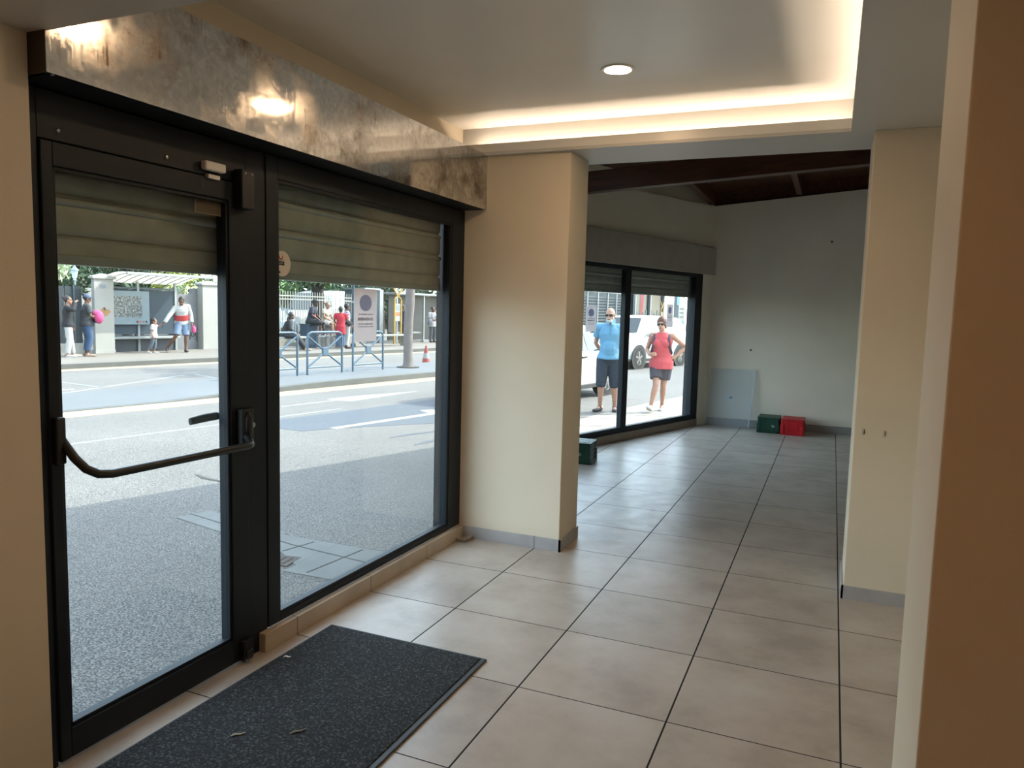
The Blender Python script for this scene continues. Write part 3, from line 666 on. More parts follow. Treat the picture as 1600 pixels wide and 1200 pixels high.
barrier(8.15,1.07,'blue grey crossed barrier in front of the person in red')
barrier(9.58,1.06,'blue grey crossed barrier below the beige window decal')

# ---- leaf helper for trees
def leaves(b, centres, count, size, rr, flat=.6, stretch=1.0):
    for _ in range(count):
        c, rx, rz = rr.choice(centres); u = Vector((rr.gauss(0,1), rr.gauss(0,1), rr.gauss(0,1))).normalized()*(rr.random()**.45)
        p = Vector(c)+Vector((u.x*rx, u.y*rx, u.z*rz)); a = Vector((rr.gauss(0,1), rr.gauss(0,1), rr.gauss(0,flat))).normalized(); d = a.orthogonal(); d.rotate(Matrix.Rotation(rr.uniform(0,6.3), 3, a)); e = a.cross(d)
        L_ = size*rr.uniform(.6,1.3)*stretch; w_ = size*rr.uniform(.4,.7)
        b.add([p-d*L_, p+e*w_*.5, p+d*L_, p-e*w_*.5], [(0,1,2,3)])
ALBEDO[0] = 0.85
LEAFS = [mat('leaf green', (86,112,62), .6, var=.3, scale=3), mat('leaf dark', (48,72,48), .6, var=.3, scale=3), mat('leaf yellow green', (150,160,72), .6, var=.3, scale=3), mat('leaf pale', (176,186,150), .6, var=.25, scale=4)]
ALBEDO[0] = 0.31
BARK = mat('dark bark', (72,64,58), .9, var=.25, scale=12, bump=.5, bscale=30)
def tree(label, t, n, h, crown, r, m, count=900, size=.16, seed=1, trunk_r=.16, lean=(0,0), group='trees behind the railings', name='tree'):
    rr = random.Random(seed); o = place(name, label, 'tree', t, n, ZF-.01, 0, group)
    b = MB(); top = Vector((lean[0], lean[1], h)); b.tube([(0,0,0),(lean[0]*.3,lean[1]*.3,h*.4),(lean[0]*.7,lean[1]*.7,h*.75),top], [trunk_r*1.25,trunk_r,trunk_r*.85,trunk_r*.5], 10)
    b.build('trunk', BARK, o, smooth=True)
    for k in range(4):
        a = k*1.6+seed; b = MB(); b.tube([(lean[0]*.7,lean[1]*.7,h*.72),(lean[0]+.5*r*math.cos(a),lean[1]+.5*r*math.sin(a),h*.95+.1*k),(lean[0]+.9*r*math.cos(a),lean[1]+.9*r*math.sin(a),h+.3*crown)], [trunk_r*.5,trunk_r*.35,trunk_r*.12], 8); b.build('branch', BARK, o, smooth=True)
    cs = [((lean[0]+rr.uniform(-.7,.7)*r, lean[1]+rr.uniform(-.7,.7)*r, h+rr.uniform(-.35,.6)*crown), r*rr.uniform(.4,.65), crown*rr.uniform(.3,.5)) for _ in range(9)]
    b = MB(); leaves(b, cs, count, size, rr); f = b.build('foliage', m, o); f['kind'] = 'stuff'
    return o
# plane tree on the median: pale trunk, crown far above the window
o = place('tree', 'pale grey street tree trunk on the median right of the barriers', 'tree', 11.62, 10.66, ZM)
b = MB(); b.tube([(0,0,-.02),(.0,.01,.12),(.0,-.01,.5),(.02,-.03,1.1),(.03,.01,1.7),(.03,.03,2.3),(.05,.1,3.2),(.1,.2,4.4)], [.175,.135,.122,.122,.125,.12,.11,.08], 14); b.build('trunk', mat('pale bark', (172,160,156), .85, var=.2, scale=7, bump=.4, bscale=25), o, smooth=True)
b = MB(); leaves(b, [((.1,.2,5.2),1.3,1.0),((.6,-.3,5.0),.8,.6),((-.5,.6,5.5),.9,.7)], 900, .13, random.Random(3)); b.build('foliage', LEAFS[0], o)['kind'] = 'stuff'
b = MB(); b.lathe([(.2,0),(.30,0),(.30,.02),(.2,.02)], (0,0,-.002), n=20); b.build('tree_pit_ring', mat('tree pit', (70,62,54), .9), o)

# traffic cone
o = place('traffic_cone', 'red and white traffic cone behind the tree on the far road', 'traffic cone', 13.95, 11.95, ZR)
CR = mat('cone red', (226,92,84), .6)
MB().box((-.19,-.19,0),(.19,.19,.04)).build('base', mat('cone white', (222,220,216), .6), o, bevel=.01)
MB().lathe([(.13,.03),(.10,.2),(.095,.2)], (0,0,0), n=20).build('lower_cone', CR, o, smooth=True)
MB().lathe([(.10,.2),(.07,.36),(.065,.36)], (0,0,0), n=20).build('white_band', MATS['cone white'], o, smooth=True)
MB().lathe([(.07,.36),(.025,.58),(.0,.585)], (0,0,0), n=20).build('cone_tip', CR, o, smooth=True)

# ---- far side, left to right ------------------------------------------------
GATE = mat('dark slate sheet metal', (62,80,92), .5, .2, var=.08)
o = place('sheet_metal_gate', 'dark slate sheet metal gate left of the white gate pillar', 'gate', 5.0, 20.3)
b = MB(); 
for i in range(13): b.box((-.02,.25*i+.01,.27),(.01,.25*i+.235,1.95))
b.build('panel', GATE, o)
for i in range(7): MB().box((.01,.5*i-.02,.2),(.05,.5*i+.02,2.0)).build('upright', mat('gate upright', (96,116,124), .5), o)
MB().box((-.12,-.5,-.02),(.10,3.28,.30)).build('low_wall', mat('low white wall', (214,214,206), .8, var=.08), o)
b = MB(); leaves(b, [((-.6,y,2.35+.25*math.sin(y*3)),.5,.45) for y in (.4,1.0,1.7,2.3,2.9)], 1000, .10, random.Random(11)); 
f = tag(b.build('climbing_shrub', LEAFS[3]), 'pale leafy shrub spilling over the slate gate', 'shrub'); f.location = S(5.0,20.5,ZF); f.rotation_euler = (0,0,RZS)
b = MB(); b.tube([(0,0,0),(0.02,.02,.8),(0,0,1.9)], [.05,.04,.02], 8); b.build('stem', BARK, f)
f['kind'] = 'thing'
# street lantern
o = place('lantern', 'pale blue lantern above the slate gate', 'lantern', 8.06, 20.3, 2.085)
LB = mat('lantern blue white', (182,206,216), .5)
MB().lathe([(.02,0),(.05,.02),(.03,.06),(.06,.08),(.10,.28),(.09,.30)], (0,0,0), n=6).build('glass_body', glass_mat('lantern glass', (.8,.9,.95), 1.4, .5, (.75,.85,.9)), o)
MB().lathe([(.13,.30),(.04,.40),(.02,.44),(.0,.46)], (0,0,0), n=6).build('cap', LB, o)
MB().cyl((0,0,-.12),(0,0,.04),.03).build('neck', LB, o)

GWHITE = mat('white gate masonry', (228,226,218), .8, var=.06, scale=1.6)
def gate_pillar(t, n, w, d, h, label):
    o = place('gate_pillar', label, 'gate pillar', t, n); 
    MB().box((-d,-w/2,0),(0,w/2,h)).build('shaft', GWHITE, o, bevel=.01)
    MB().box((-d-.01,-w/2-.01,0),(.015,w/2+.01,.10)).build('base', GWHITE, o)
    b = MB(); b.box((-d-.05,-w/2-.06,h),(.05,w/2+.06,h+.06)); b.rings([[(-d-.05,-w/2-.06,h+.06),(.05,-w/2-.06,h+.06),(.05,w/2+.06,h+.06),(-d-.05,w/2+.06,h+.06)],[(-d*.6,-w*.12,h+.15),(-d*.4,-w*.12,h+.15),(-d*.4,w*.12,h+.15),(-d*.6,w*.12,h+.15)]]); b.build('capstone', GWHITE, o)
    return o
gp = gate_pillar(8.66, 19.85, .58, .16, 2.20, 'white gate pillar with an orange emblem beside the two standing women')
b = MB(); b.box((.002,-.12,1.93),(.008,.05,2.03)); b.build('number_plate', mat('plate grey blue', (178,192,206), .6), gp)
EM = mat('emblem orange', (226,172,104), .6, var=.1); EMK = mat('emblem dark', (52,46,40), .6)
b = MB()
for y, z, r1, r2 in ((-.08,1.22,.09,.08),(.02,1.20,.10,.09),(.10,1.24,.07,.06),(-.02,1.30,.06,.06)): b.prism([(.002, y+r1*math.cos(a), z+r2*math.sin(a)) for a in [2*PI*k/16 for k in range(16)]], (.006+.002*z,0,0))
b.build('orange_emblem', EM, gp)
b = MB(); b.prism([(.010, -.01+.03*math.cos(a), 1.335+.03*math.sin(a)) for a in [2*PI*k/12 for k in range(12)]], (.006,0,0)); b.build('dark_dot', EMK, gp)
MB().box((.010,-.03,1.275),(.016,.06,1.29)).build('dark_stroke', EMK, gp)
gate_pillar(12.52, 20.25, .60, .3, 2.17, 'white gate pillar at the end of the scribbled wall')
# wall return with scribbled marks
o = place('scribbled_wall', 'grey rendered wall with a dark scribble beside the bus shelter', 'wall', 11.45, 20.55)
MB().prism([(0,0,0),(0,.86,0),(0,.86,2.05),(0,.60,2.05),(0,.60,1.86),(0,0,1.84)], (-.2,0,0)).build('render', mat('grey render', (176,178,182), .85, var=.12, scale=2.5), o)
GK = mat('scribble ink', (44,42,54), .7)
def stroke(pts, nm): MB().tube([(.004, y+.24, z) for y, z in pts], .013, 6).build(nm, GK, o)
stroke([(.20,.70),(.12,.47),(.26,.47)], 'scribble_four'); stroke([(.235,.62),(.235,.32)], 'scribble_four')
stroke([(.33,.60),(.28,.54),(.31,.42),(.37,.42),(.39,.52),(.35,.60),(.33,.58)], 'scribble_nought')
stroke([(.54,.72),(.45,.60),(.44,.48),(.49,.40),(.55,.46),(.53,.54),(.46,.50)], 'scribble_six'); stroke([(.40,.34),(.52,.36),(.48,.26)], 'scribble_tail')

# ---- bus shelter
SHW = mat('shelter white metal', (214,222,224), .4, .2); SHG = mat('shelter louvre blue grey', (104,124,142), .5, var=.05)
o = place('bus_shelter', 'bus shelter with a curved pale roof and a framed grey photograph panel', 'bus shelter', 9.0, 20.35)
b = MB(); prof = []
for k in range(11):
    a = k/10; prof.append((-.15+a*1.65, 2.13+.26*math.sin(a*PI*.62)))
pr = [(x, z) for x, z in prof]+[(x, z+.03) for x, z in reversed(prof)]
b.prism([(x, -.2, z) for x, z in pr], (0, 2.75, 0)); b.build('roof', glass_mat('roof polycarbonate', (.86,.84,.78), 1.3, .7, (.80,.77,.70), .4), o, smooth=True)
MB().box((1.46,-.22,2.33),(1.54,2.58,2.41)).build('roof_edge', SHW, o, bevel=.01)
b = MB(); 
for i in range(9): b.tube([(x, .02+i*.29, z-.012) for x, z in prof], .012, 6)
b.build('roof_rib', SHW, o)
for y in (.05, 1.0, 2.28): MB().box((-.06,y-.035,0),(.02,y+.035,2.2)).build('post', SHW, o)
b = MB()
for i in range(24): b.obox((-.03,1.17,.56+i*.058),(.012,0,.0),(0,1.13,0),(.008,0,.030))
b.build('louvre_panel', SHG, o)
MB().box((-.05,.05,1.94),(.0,2.3,2.0)).build('top_rail', SHG, o)
MB().box((-.06,.05,.0),(-.03,2.3,.5)).build('lower_panel', mat('shelter dark panel', (84,100,114), .5), o)
MB().box((.0,.0,.40),(.30,2.25,.47)).build('bench_seat', SHW, o, bevel=.01)
b = MB()
MB().box((.06,-.02,.84),(.12,1.3,1.88)).build('poster_board', mat('poster board', (172,196,210), .45), o, bevel=.01)
def photo_mat():
    m, nt, bs = base_mat('grey photograph'); L = nt.links.new
    tc = N(nt, 'ShaderNodeTexCoord'); n1 = N(nt, 'ShaderNodeTexNoise'); n1.inputs['Scale'].default_value = 16; n1.inputs['Detail'].default_value = 8; n1.inputs['Roughness'].default_value = .75; L(tc.outputs['Object'], n1.inputs['Vector'])
    r = ramp(nt, n1.outputs['Fac'], [(.38, lin((38,48,54))), (.5, lin((128,140,144))), (.6, lin((236,240,240)))]); L(r.outputs[0], bs.inputs['Base Color']); bs.inputs['Roughness'].default_value = .3
    return m
MB().box((.121,.15,1.07),(.126,1.05,1.72)).build('grey_photograph', photo_mat(), o)
for y, c in ((.86,INK),(.95,RED),(1.06,mat('print grey', (140,146,150), .5)),(1.16,INK)): MB().box((.121,y,.90),(.125,y+.055,.96)).build('small_logo', c, o)
# building glimpsed over the shelter panel
o = place('house', 'white house with brown windows glimpsed over the bus shelter panel', 'house', 8.5, 30.0)
MB().box((-4,-2.5,0),(0,5.5,5.2)).build('wall', mat('white house wall', (226,226,220), .8), o)
for y in (-.3,1.5,3.3):
    w = MB(); w.box((-.02,y,1.6),(.03,y+.95,2.75)); w = w.build('window', mat('brown pane', (168,140,112), .4), o); MB().box((.03,y+.45,1.6),(.06,y+.5,2.75)).build('glazing_bar', SHW, w)
MB().prism([(-4.3,-2.8,5.2),(.3,-2.8,5.2),(-2,-2.8,6.4)], (0,8.6,0)).build('roof', mat('roof sheet', (150,120,100), .7), o)

# ---- white railings
def railings(t0, t1, n, label):
    o = place('picket_railing', label, 'railing', t0, n); L_ = t1-t0
    PW = mat('railing white', (220,218,206), .6)
    MB().box((-.12,0,-.02),(.12,L_,.32)).build('low_wall', mat('railing wall', (206,200,188), .8, var=.14), o)
    for z in (.42,1.80,1.93): MB().box((-.02,0,z-.022),(.02,L_,z+.022)).build('rail', PW, o)
    b = MB(); y = .03
    while y < L_:
        b.box((-.011,y,.38),(.011,y+.022,2.06)); b.lathe([(.016,2.06),(0,2.13)], (0,y+.011,0), n=4); y += .125
    b.build('pickets', PW, o)
    return o
railings(12.62, 20.3, 20.6, 'white metal railings with pointed pickets behind the seated people')
# turquoise bins behind the railing
for k, z, lab in ((0,.35,'lower turquoise box behind the railings by the white pillar'),(1,.83,'upper turquoise box stacked behind the railings by the white pillar')):
    o = place('turquoise_box', lab, 'crate', 13.25, 21.2, ZF-.01 + (0 if k == 0 else .82)); b = MB(); b.box((-.3,-.28,0),(.3,.28,.80 if k==0 else .5)); b.build('body', mat('turquoise plastic', (92,170,172), .5), o, bevel=.02)
    MB().box((-.31,-.29,.72 if k==0 else .42),(.31,.29,.78 if k==0 else .48)).build('rim', mat('turquoise rim', (124,196,196), .5), o, bevel=.01)
# palm by the pillar
o = place('palm', 'yellow green palm fronds rising behind the right white pillar', 'palm tree', 13.9, 23.4, ZF-.01)
MB().tube([(0,0,0),(0,.03,1.2),(.02,0,2.1)], [.13,.11,.10], 10).build('trunk', BARK, o, smooth=True)
rr = random.Random(4)
for k in range(12):
    a = k*.53+.2; b = MB(); L_ = rr.uniform(1.0,1.5); pts = [Vector((math.cos(a)*L_*u, math.sin(a)*L_*u, 2.15+.75*u-1.35*u*u)) for u in [i/9 for i in range(10)]]
    b.tube(pts, [.016]*9+[.005], 5)
    for i in range(1,10):
        d = (pts[i]-pts[i-1]).normalized(); sd = d.cross(Vector((0,0,1))).normalized()
        for s in (-1,1):
            q = pts[i]+sd*s*.34*(1-.05*i)+d*.18-Vector((0,0,.12)); b.add([pts[i]-d*.03, q, pts[i]+d*.05], [(0,1,2)])
    b.build('frond', LEAFS[2] if k % 3 else LEAFS[0], o)
# trees behind
tree('broad green tree at the left behind the slate gate', 6.2, 24, 2.6, 1.6, 1.9, LEAFS[0], 1400, .15, 21)
tree('dark green tree behind the bus shelter roof', 9.9, 25.5, 2.8, 1.6, 1.5, LEAFS[1], 1500, .16, 22)
tree('dark green tree behind the scribbled wall', 13.2, 26.5, 2.6, 1.5, 1.4, LEAFS[1], 1400, .16, 23)
tree('yellow green tree above the parked cars', 16.4, 31, 2.8, 1.3, 2.0, LEAFS[2], 1500, .15, 24)
tree('thick dark trunked tree rising between the parked cars', 19.25, 22.3, 3.1, 1.2, 1.6, LEAFS[0], 1200, .14, 25, .30)
tree('green tree behind the person in white', 21.5, 30, 2.8, 1.3, 2.0, LEAFS[0], 1400, .15, 26)
tree('dark tree behind the yellow frame', 25.6, 29.5, 2.8, 1.4, 2.0, LEAFS[1], 1400, .15, 27)
tree('dark tree behind the dark kiosk', 29.5, 28.0, 2.8, 1.6, 2.4, LEAFS[1], 1400, .16, 28)
tree('distant green tree beyond the house', 3.0, 30, 3.0, 2.4, 2.8, LEAFS[1], 1500, .2, 29)
# far hedge line closing the yard
b = MB(); rr = random.Random(9)
leaves(b, [((rr.uniform(-.6,.6), y, rr.uniform(.6,3.6)), 1.0, .9) for y in [i*.8 for i in range(58)]], 7000, .22, rr)
o = b.build('hedge', LEAFS[1]); o.location = S(4, 36, ZF-.01); o.rotation_euler = (0,0,RZS); tag(o, 'long dark hedge closing the yard behind the parked cars', 'hedge')
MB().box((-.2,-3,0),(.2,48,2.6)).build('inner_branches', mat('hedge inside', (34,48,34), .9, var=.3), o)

# ---- benches, post, yellow stop frame, kiosks
BEN = mat('bench white', (206,206,198), .6, var=.06)
def bench(t, n, w, label):
    o = place('bench', label, 'bench', t, n, ZF, 0, None)
    MB().box((-.2,0,.41),(.2,w,.48)).build('seat', BEN, o, bevel=.01)
    for y in (.06,w-.12):
        MB().box((-.17,y,0),(.17,y+.07,.41)).build('leg', BEN, o, bevel=.006)
bench(13.2, 18.3, 1.75, 'white bench under the woman in black')
bench(16.75, 18.55, 3.9, 'long white bench behind the decal')
CAB = mat('cabinet blue', (66,96,122), .5, var=.05)
o = place('utility_cabinet', 'blue grey utility cabinet the man in the dark tee sits on', 'cabinet', 16.04, 19.3)
MB().box((-.2,-.26,0),(.2,.26,.86)).build('body', CAB, o, bevel=.01); MB().box((.2,-.2,.08),(.212,.2,.8)).build('door', CAB, o, bevel=.004); MB().box((-.22,-.28,.86),(.22,.28,.89)).build('lid', CAB, o)
o = place('concrete_block', 'pale concrete block the woman in cream sits on', 'block', 17.22, 19.75)
MB().box((-.25,-.55,0),(.25,.55,.84)).build('block', mat('block concrete', (150,154,156), .85, var=.1), o, bevel=.015); MB().box((-.28,-.58,.84),(.28,.58,.88)).build('cap', mat('block cap', (180,178,170), .8), o)
o = place('street_post', 'tall blue grey street post left of the beige decal', 'post', 18.05, 19.0)
MB().cyl((0,0,0),(0,0,3.4),.055).build('pole', mat('post blue grey', (92,112,128), .5, .3), o, smooth=True); MB().cyl((0,0,0),(0,0,.12),.10).build('foot', MATS['post blue grey'], o, smooth=True); MB().cyl((0,0,1.72),(0,0,1.80),.065).build('clamp', SHW, o, smooth=True)
o = place('ribbed_kiosk', 'blue grey ribbed metal kiosk right of the beige decal', 'kiosk', 20.35, 20.6)
b = MB(); b.box((-1.2,0,.05),(-.03,.92,2.32)); 
for i in range(11): b.box((-.03,.03+i*.08,.05),(.0,.07+i*.08,2.32))
b.build('ribbed_wall', mat('kiosk blue grey', (124,146,164), .45, .2), o); MB().box((-1.25,-.05,2.32),(.06,.97,2.4)).build('roof', SHW, o); MB().box((-1.2,0,0),(0,.92,.05)).build('base', SHG, o)
MB().box((-.02,.92,0),(.03,1.15,2.35)).build('white_edge_panel', SHW, o)
YEL = mat('yellow painted steel', (226,184,84), .5, var=.06)
def stop_frame(t, n, label):
    o = place('bus_stop_frame', label, 'bus stop', t, n)
    for y in (0,.42): MB().bar((0,y,0),(0,y,1.9),.07,.07,(1,0,0)).build('upright', YEL, o)
    b = MB(); b.tube([(0,0,1.9),(0,.06,2.0),(0,.21,2.06),(0,.36,2.0),(0,.42,1.9)], .036, 8); b.build('arch', YEL, o, smooth=True)
    for s in (-1,1): MB().bar((0,.21-s*.02,2.05),(0,.21+s*.36,2.5),.06,.06,(1,0,0)).build('fork_arm', YEL, o)
    MB().box((-.012,.06,1.0),(.012,.36,1.75)).build('notice_board', mat('notice white', (216,220,216), .5), o)
    MB().box((.012,.07,1.22),(.016,.35,1.38)).build('orange_strip', mat('notice orange', (226,150,92), .5), o)
    MB().box((.012,.09,1.46),(.016,.33,1.68)).build('timetable', mat('notice grey', (182,194,200), .5), o)
stop_frame(21.15, 19.6, 'yellow bus stop frame left of the pale tree trunk')
DK = mat('dark kiosk panel', (52,60,68), .45)
o = place('waiting_shelter', 'dark panelled waiting shelter behind the pale tree trunk', 'bus shelter', 22.2, 20.9)
MB().box((-.06,0,.08),(0,4.2,2.14)).build('dark_panel', DK, o); MB().box((-.3,-.1,2.18),(.55,4.3,2.27)).build('roof', SHW, o, bevel=.01)
for y in (.05,1.96,4.1): MB().bar((.45,y,0),(.45,y,2.2),.08,.08,(1,0,0)).build('post', SHW, o)
MB().box((.05,.1,.40),(.38,1.9,.47)).build('bench_seat', SHW, o, bevel=.01); MB().box((.38,1.8,0),(.62,2.12,.06)).build('post_foot', SHW, o)

# far end seen through the back room window
o = place('louvred_screen', 'white louvred screen wall behind the bald man', 'screen', 38.6, 20.0)
LW = mat('louvre white', (214,224,230), .5)
b = MB()
for i in range(13): b.obox((0,4.1,.35+i*.19),(.03,0,.0),(0,4.05,0),(.05,0,.062))
b.build('louvres', LW, o)
for y in (0,1.45,3.0,4.5,5.9,7.4,8.1): MB().box((.05,y-.05,0),(.13,y+.05,3.0)).build('upright', LW, o)
MB().box((-.6,0,0),(-.3,8.1,3.4)).build('dark_back', mat('screen back', (96,112,124), .6), o); MB().box((.0,-.05,2.95),(.14,8.15,3.05)).build('top_rail', LW, o)
o = place('dark_glass_shelter', 'dark glazed shelter behind the parked white car', 'bus shelter', 48.0, 20.2)
MB().box((-1.6,.6,0),(-.05,6.0,3.3)).build('dark_glazing', mat('dark glazing', (54,66,76), .25), o)
for y in (.3,3.2,6.05): MB().box((-.05,y-.10,0),(.12,y+.10,3.4)).build('post', SHW, o)
MB().box((-1.7,0,3.3),(.4,6.4,3.45)).build('roof', SHW, o)
b = MB()
for i in range(9): b.box((-.05,.8+i*.58,.9+.2*(i%3)),(-.03,1.1+i*.58,1.7+.2*(i%2)))
b.build('notice', mat('notice dim', (120,136,146), .5), o)
o = place('red_banner', 'red feather banner on a pole above the white car', 'banner', 46.5, 19.0)
MB().cyl((0,0,0),(0,0,3.3),.03).build('pole', SHW, o); MB().prism([(.03,0,1.5),(.03,.12,1.3),(.03,.5,2.0),(.03,.62,3.0),(.03,.4,3.3),(.03,0,3.3)], (.012,0,0)).build('flag', mat('banner red', (206,84,96), .6), o); MB().cyl((0,0,0),(0,0,.06),.2).build('foot', SHW, o)
stop_frame(46.0, 17.2, 'distant yellow bus stop frame behind the woman in coral')
o = place('blue_sign_column', 'white information column with light blue bands behind the woman in coral', 'sign', 49.5, 17.4)
MB().box((-.2,-.0,0),(.2,1.2,3.2)).build('column', SHW, o, bevel=.02); MB().box((.2,.05,.2),(.22,1.15,1.1)).build('blue_band', mat('sign blue', (92,184,220), .5), o); MB().box((.2,-.55,2.3),(.24,.0,3.2)).build('blue_flag_panel', MATS['sign blue'], o)
for z in (1.4,1.7,2.0): MB().box((.2,.2,z),(.215,1.0,z+.08)).build('print_line', mat('print slate', (110,124,136), .5), o)
o = place('signal_post', 'dark signal column at the right edge of the far window', 'signal post', 52.5, 16.6)
MB().box((-.3,-.3,0),(.3,.3,2.3)).build('housing', DK, o, bevel=.05); MB().cyl((0,.0,2.3),(0,0,4.2),.07).build('pole', DK, o, smooth=True); MB().box((-.1,-.35,2.5),(.1,.35,3.3)).build('head', DK, o, bevel=.03); MB().box((.1,-.2,2.6),(.13,.2,3.15)).build('white_face', SHW, o)
tree('tree at the far end of the street over the shelter', 57, 27, 4.0, 2.4, 3.5, LEAFS[1], 1500, .3, 41, .3)
tree('tree over the louvred screen wall', 42, 26, 4.0, 2.2, 3.2, LEAFS[0], 1500, .3, 42, .3)
tree('pale tree in the distance past the signal post', 66, 18, 4.0, 3.0, 3.8, LEAFS[3], 1500, .3, 43, .3)
# ================================================================== people
ALBEDO[0] = 0.45
def fuse(mb, name, m, parent, voxel, smooth=3, decimate=None):
    """one continuous skin over overlapping solids"""
    me = mb.mesh(name+'_raw'); o = bpy.data.objects.new(name, me); COL.objects.link(o)
    r = o.modifiers.new('r', 'REMESH'); r.mode = 'VOXEL'; r.voxel_size = voxel; r.use_smooth_shade = True
    if smooth:
        s = o.modifiers.new('s', 'SMOOTH'); s.factor = .5; s.iterations = smooth
    if decimate:
        d = o.modifiers.new('d', 'DECIMATE'); d.ratio = decimate
    dg = bpy.context.evaluated_depsgraph_get(); new = bpy.data.meshes.new_from_object(o.evaluated_get(dg), depsgraph=dg)
    o.modifiers.clear(); o.data = new; bpy.data.meshes.remove(me); new.name = name
    new.materials.clear(); new.materials.append(m)
    for p in new.polygons: p.use_smooth = True
    o.parent = parent
    return o
def lerp(a, b, t): return Vector(a)*(1-t)+Vector(b)*t
def limb(mb, pts, rads, n=10, side=None):
    """rounded tapering limb through joints"""
    P = [Vector(p) for p in pts]
    mb.tube(P, rads, n, side)
    for p, r in zip(P, rads):
        r = r if not isinstance(r, tuple) else min(r)
        mb.ell(p, r*.98, r*.98, r*.98, 8, 6)
SKIN = {k: mat('skin '+k, c, .55, var=.05, scale=9) for k, c in {'fair': (218,164,140), 'tan': (196,140,112), 'brown': (128,86,66), 'dark': (92,62,50)}.items()}
def cloth(name, rgb, rough=.85, var=.10): return mat('cloth '+name, rgb, rough, var=var, scale=5, bump=.25, bscale=22)
EYE = mat('eye dark', (34,26,24), .3); LIP = mat('lip', (150,84,78), .5)
def hand(mb, wr, d, palm, thumb, r, curl=.35, spread=1.0, k=1.0):
    """palm and five bent fingers from wrist along d; palm = direction the palm faces; thumb = side of the thumb"""
    wr, d, palm, thumb = Vector(wr), Vector(d).normalized(), Vector(palm), Vector(thumb)
    palm = (palm-d*palm.dot(d)).normalized(); sd = d.cross(palm).normalized()
    if sd.dot(thumb) < 0: sd = -sd
    kn = wr+d*.092*k
    mb.tube([wr-d*.01, wr+d*.02*k, wr+d*.06*k, kn], [(.026*k,.020*k),(.033*k,.018*k),(.040*k,.016*k),(.036*k,.012*k)], 10, side=sd)
    for i, (L_, off) in enumerate(((.074,.029),(.084,.010),(.078,-.010),(.060,-.028))):
        b0 = kn-d*.008*k+sd*off*k; a1 = curl*.6; a2 = curl*1.7
        dd = (d+sd*off*2.2*spread).normalized()
        p1 = b0+(dd*math.cos(a1)+palm*math.sin(a1))*L_*.5*k; p2 = p1+(dd*math.cos(a2)+palm*math.sin(a2))*L_*.32*k; p3 = p2+(dd*math.cos(a2*1.35)+palm*math.sin(a2*1.35))*L_*.24*k
        limb(mb, [b0,p1,p2,p3], [r*1.05,r,r*.92,r*.78], 7)
    t0 = wr+d*.026*k+sd*.026*k; t1 = t0+(d*.7+sd*.75+palm*.25).normalized()*.040*k; t2 = t1+(d*.95+sd*.25+palm*.35).normalized()*.032*k
    limb(mb, [t0,t1,t2], [r*1.35,r*1.15,r*.9], 7)
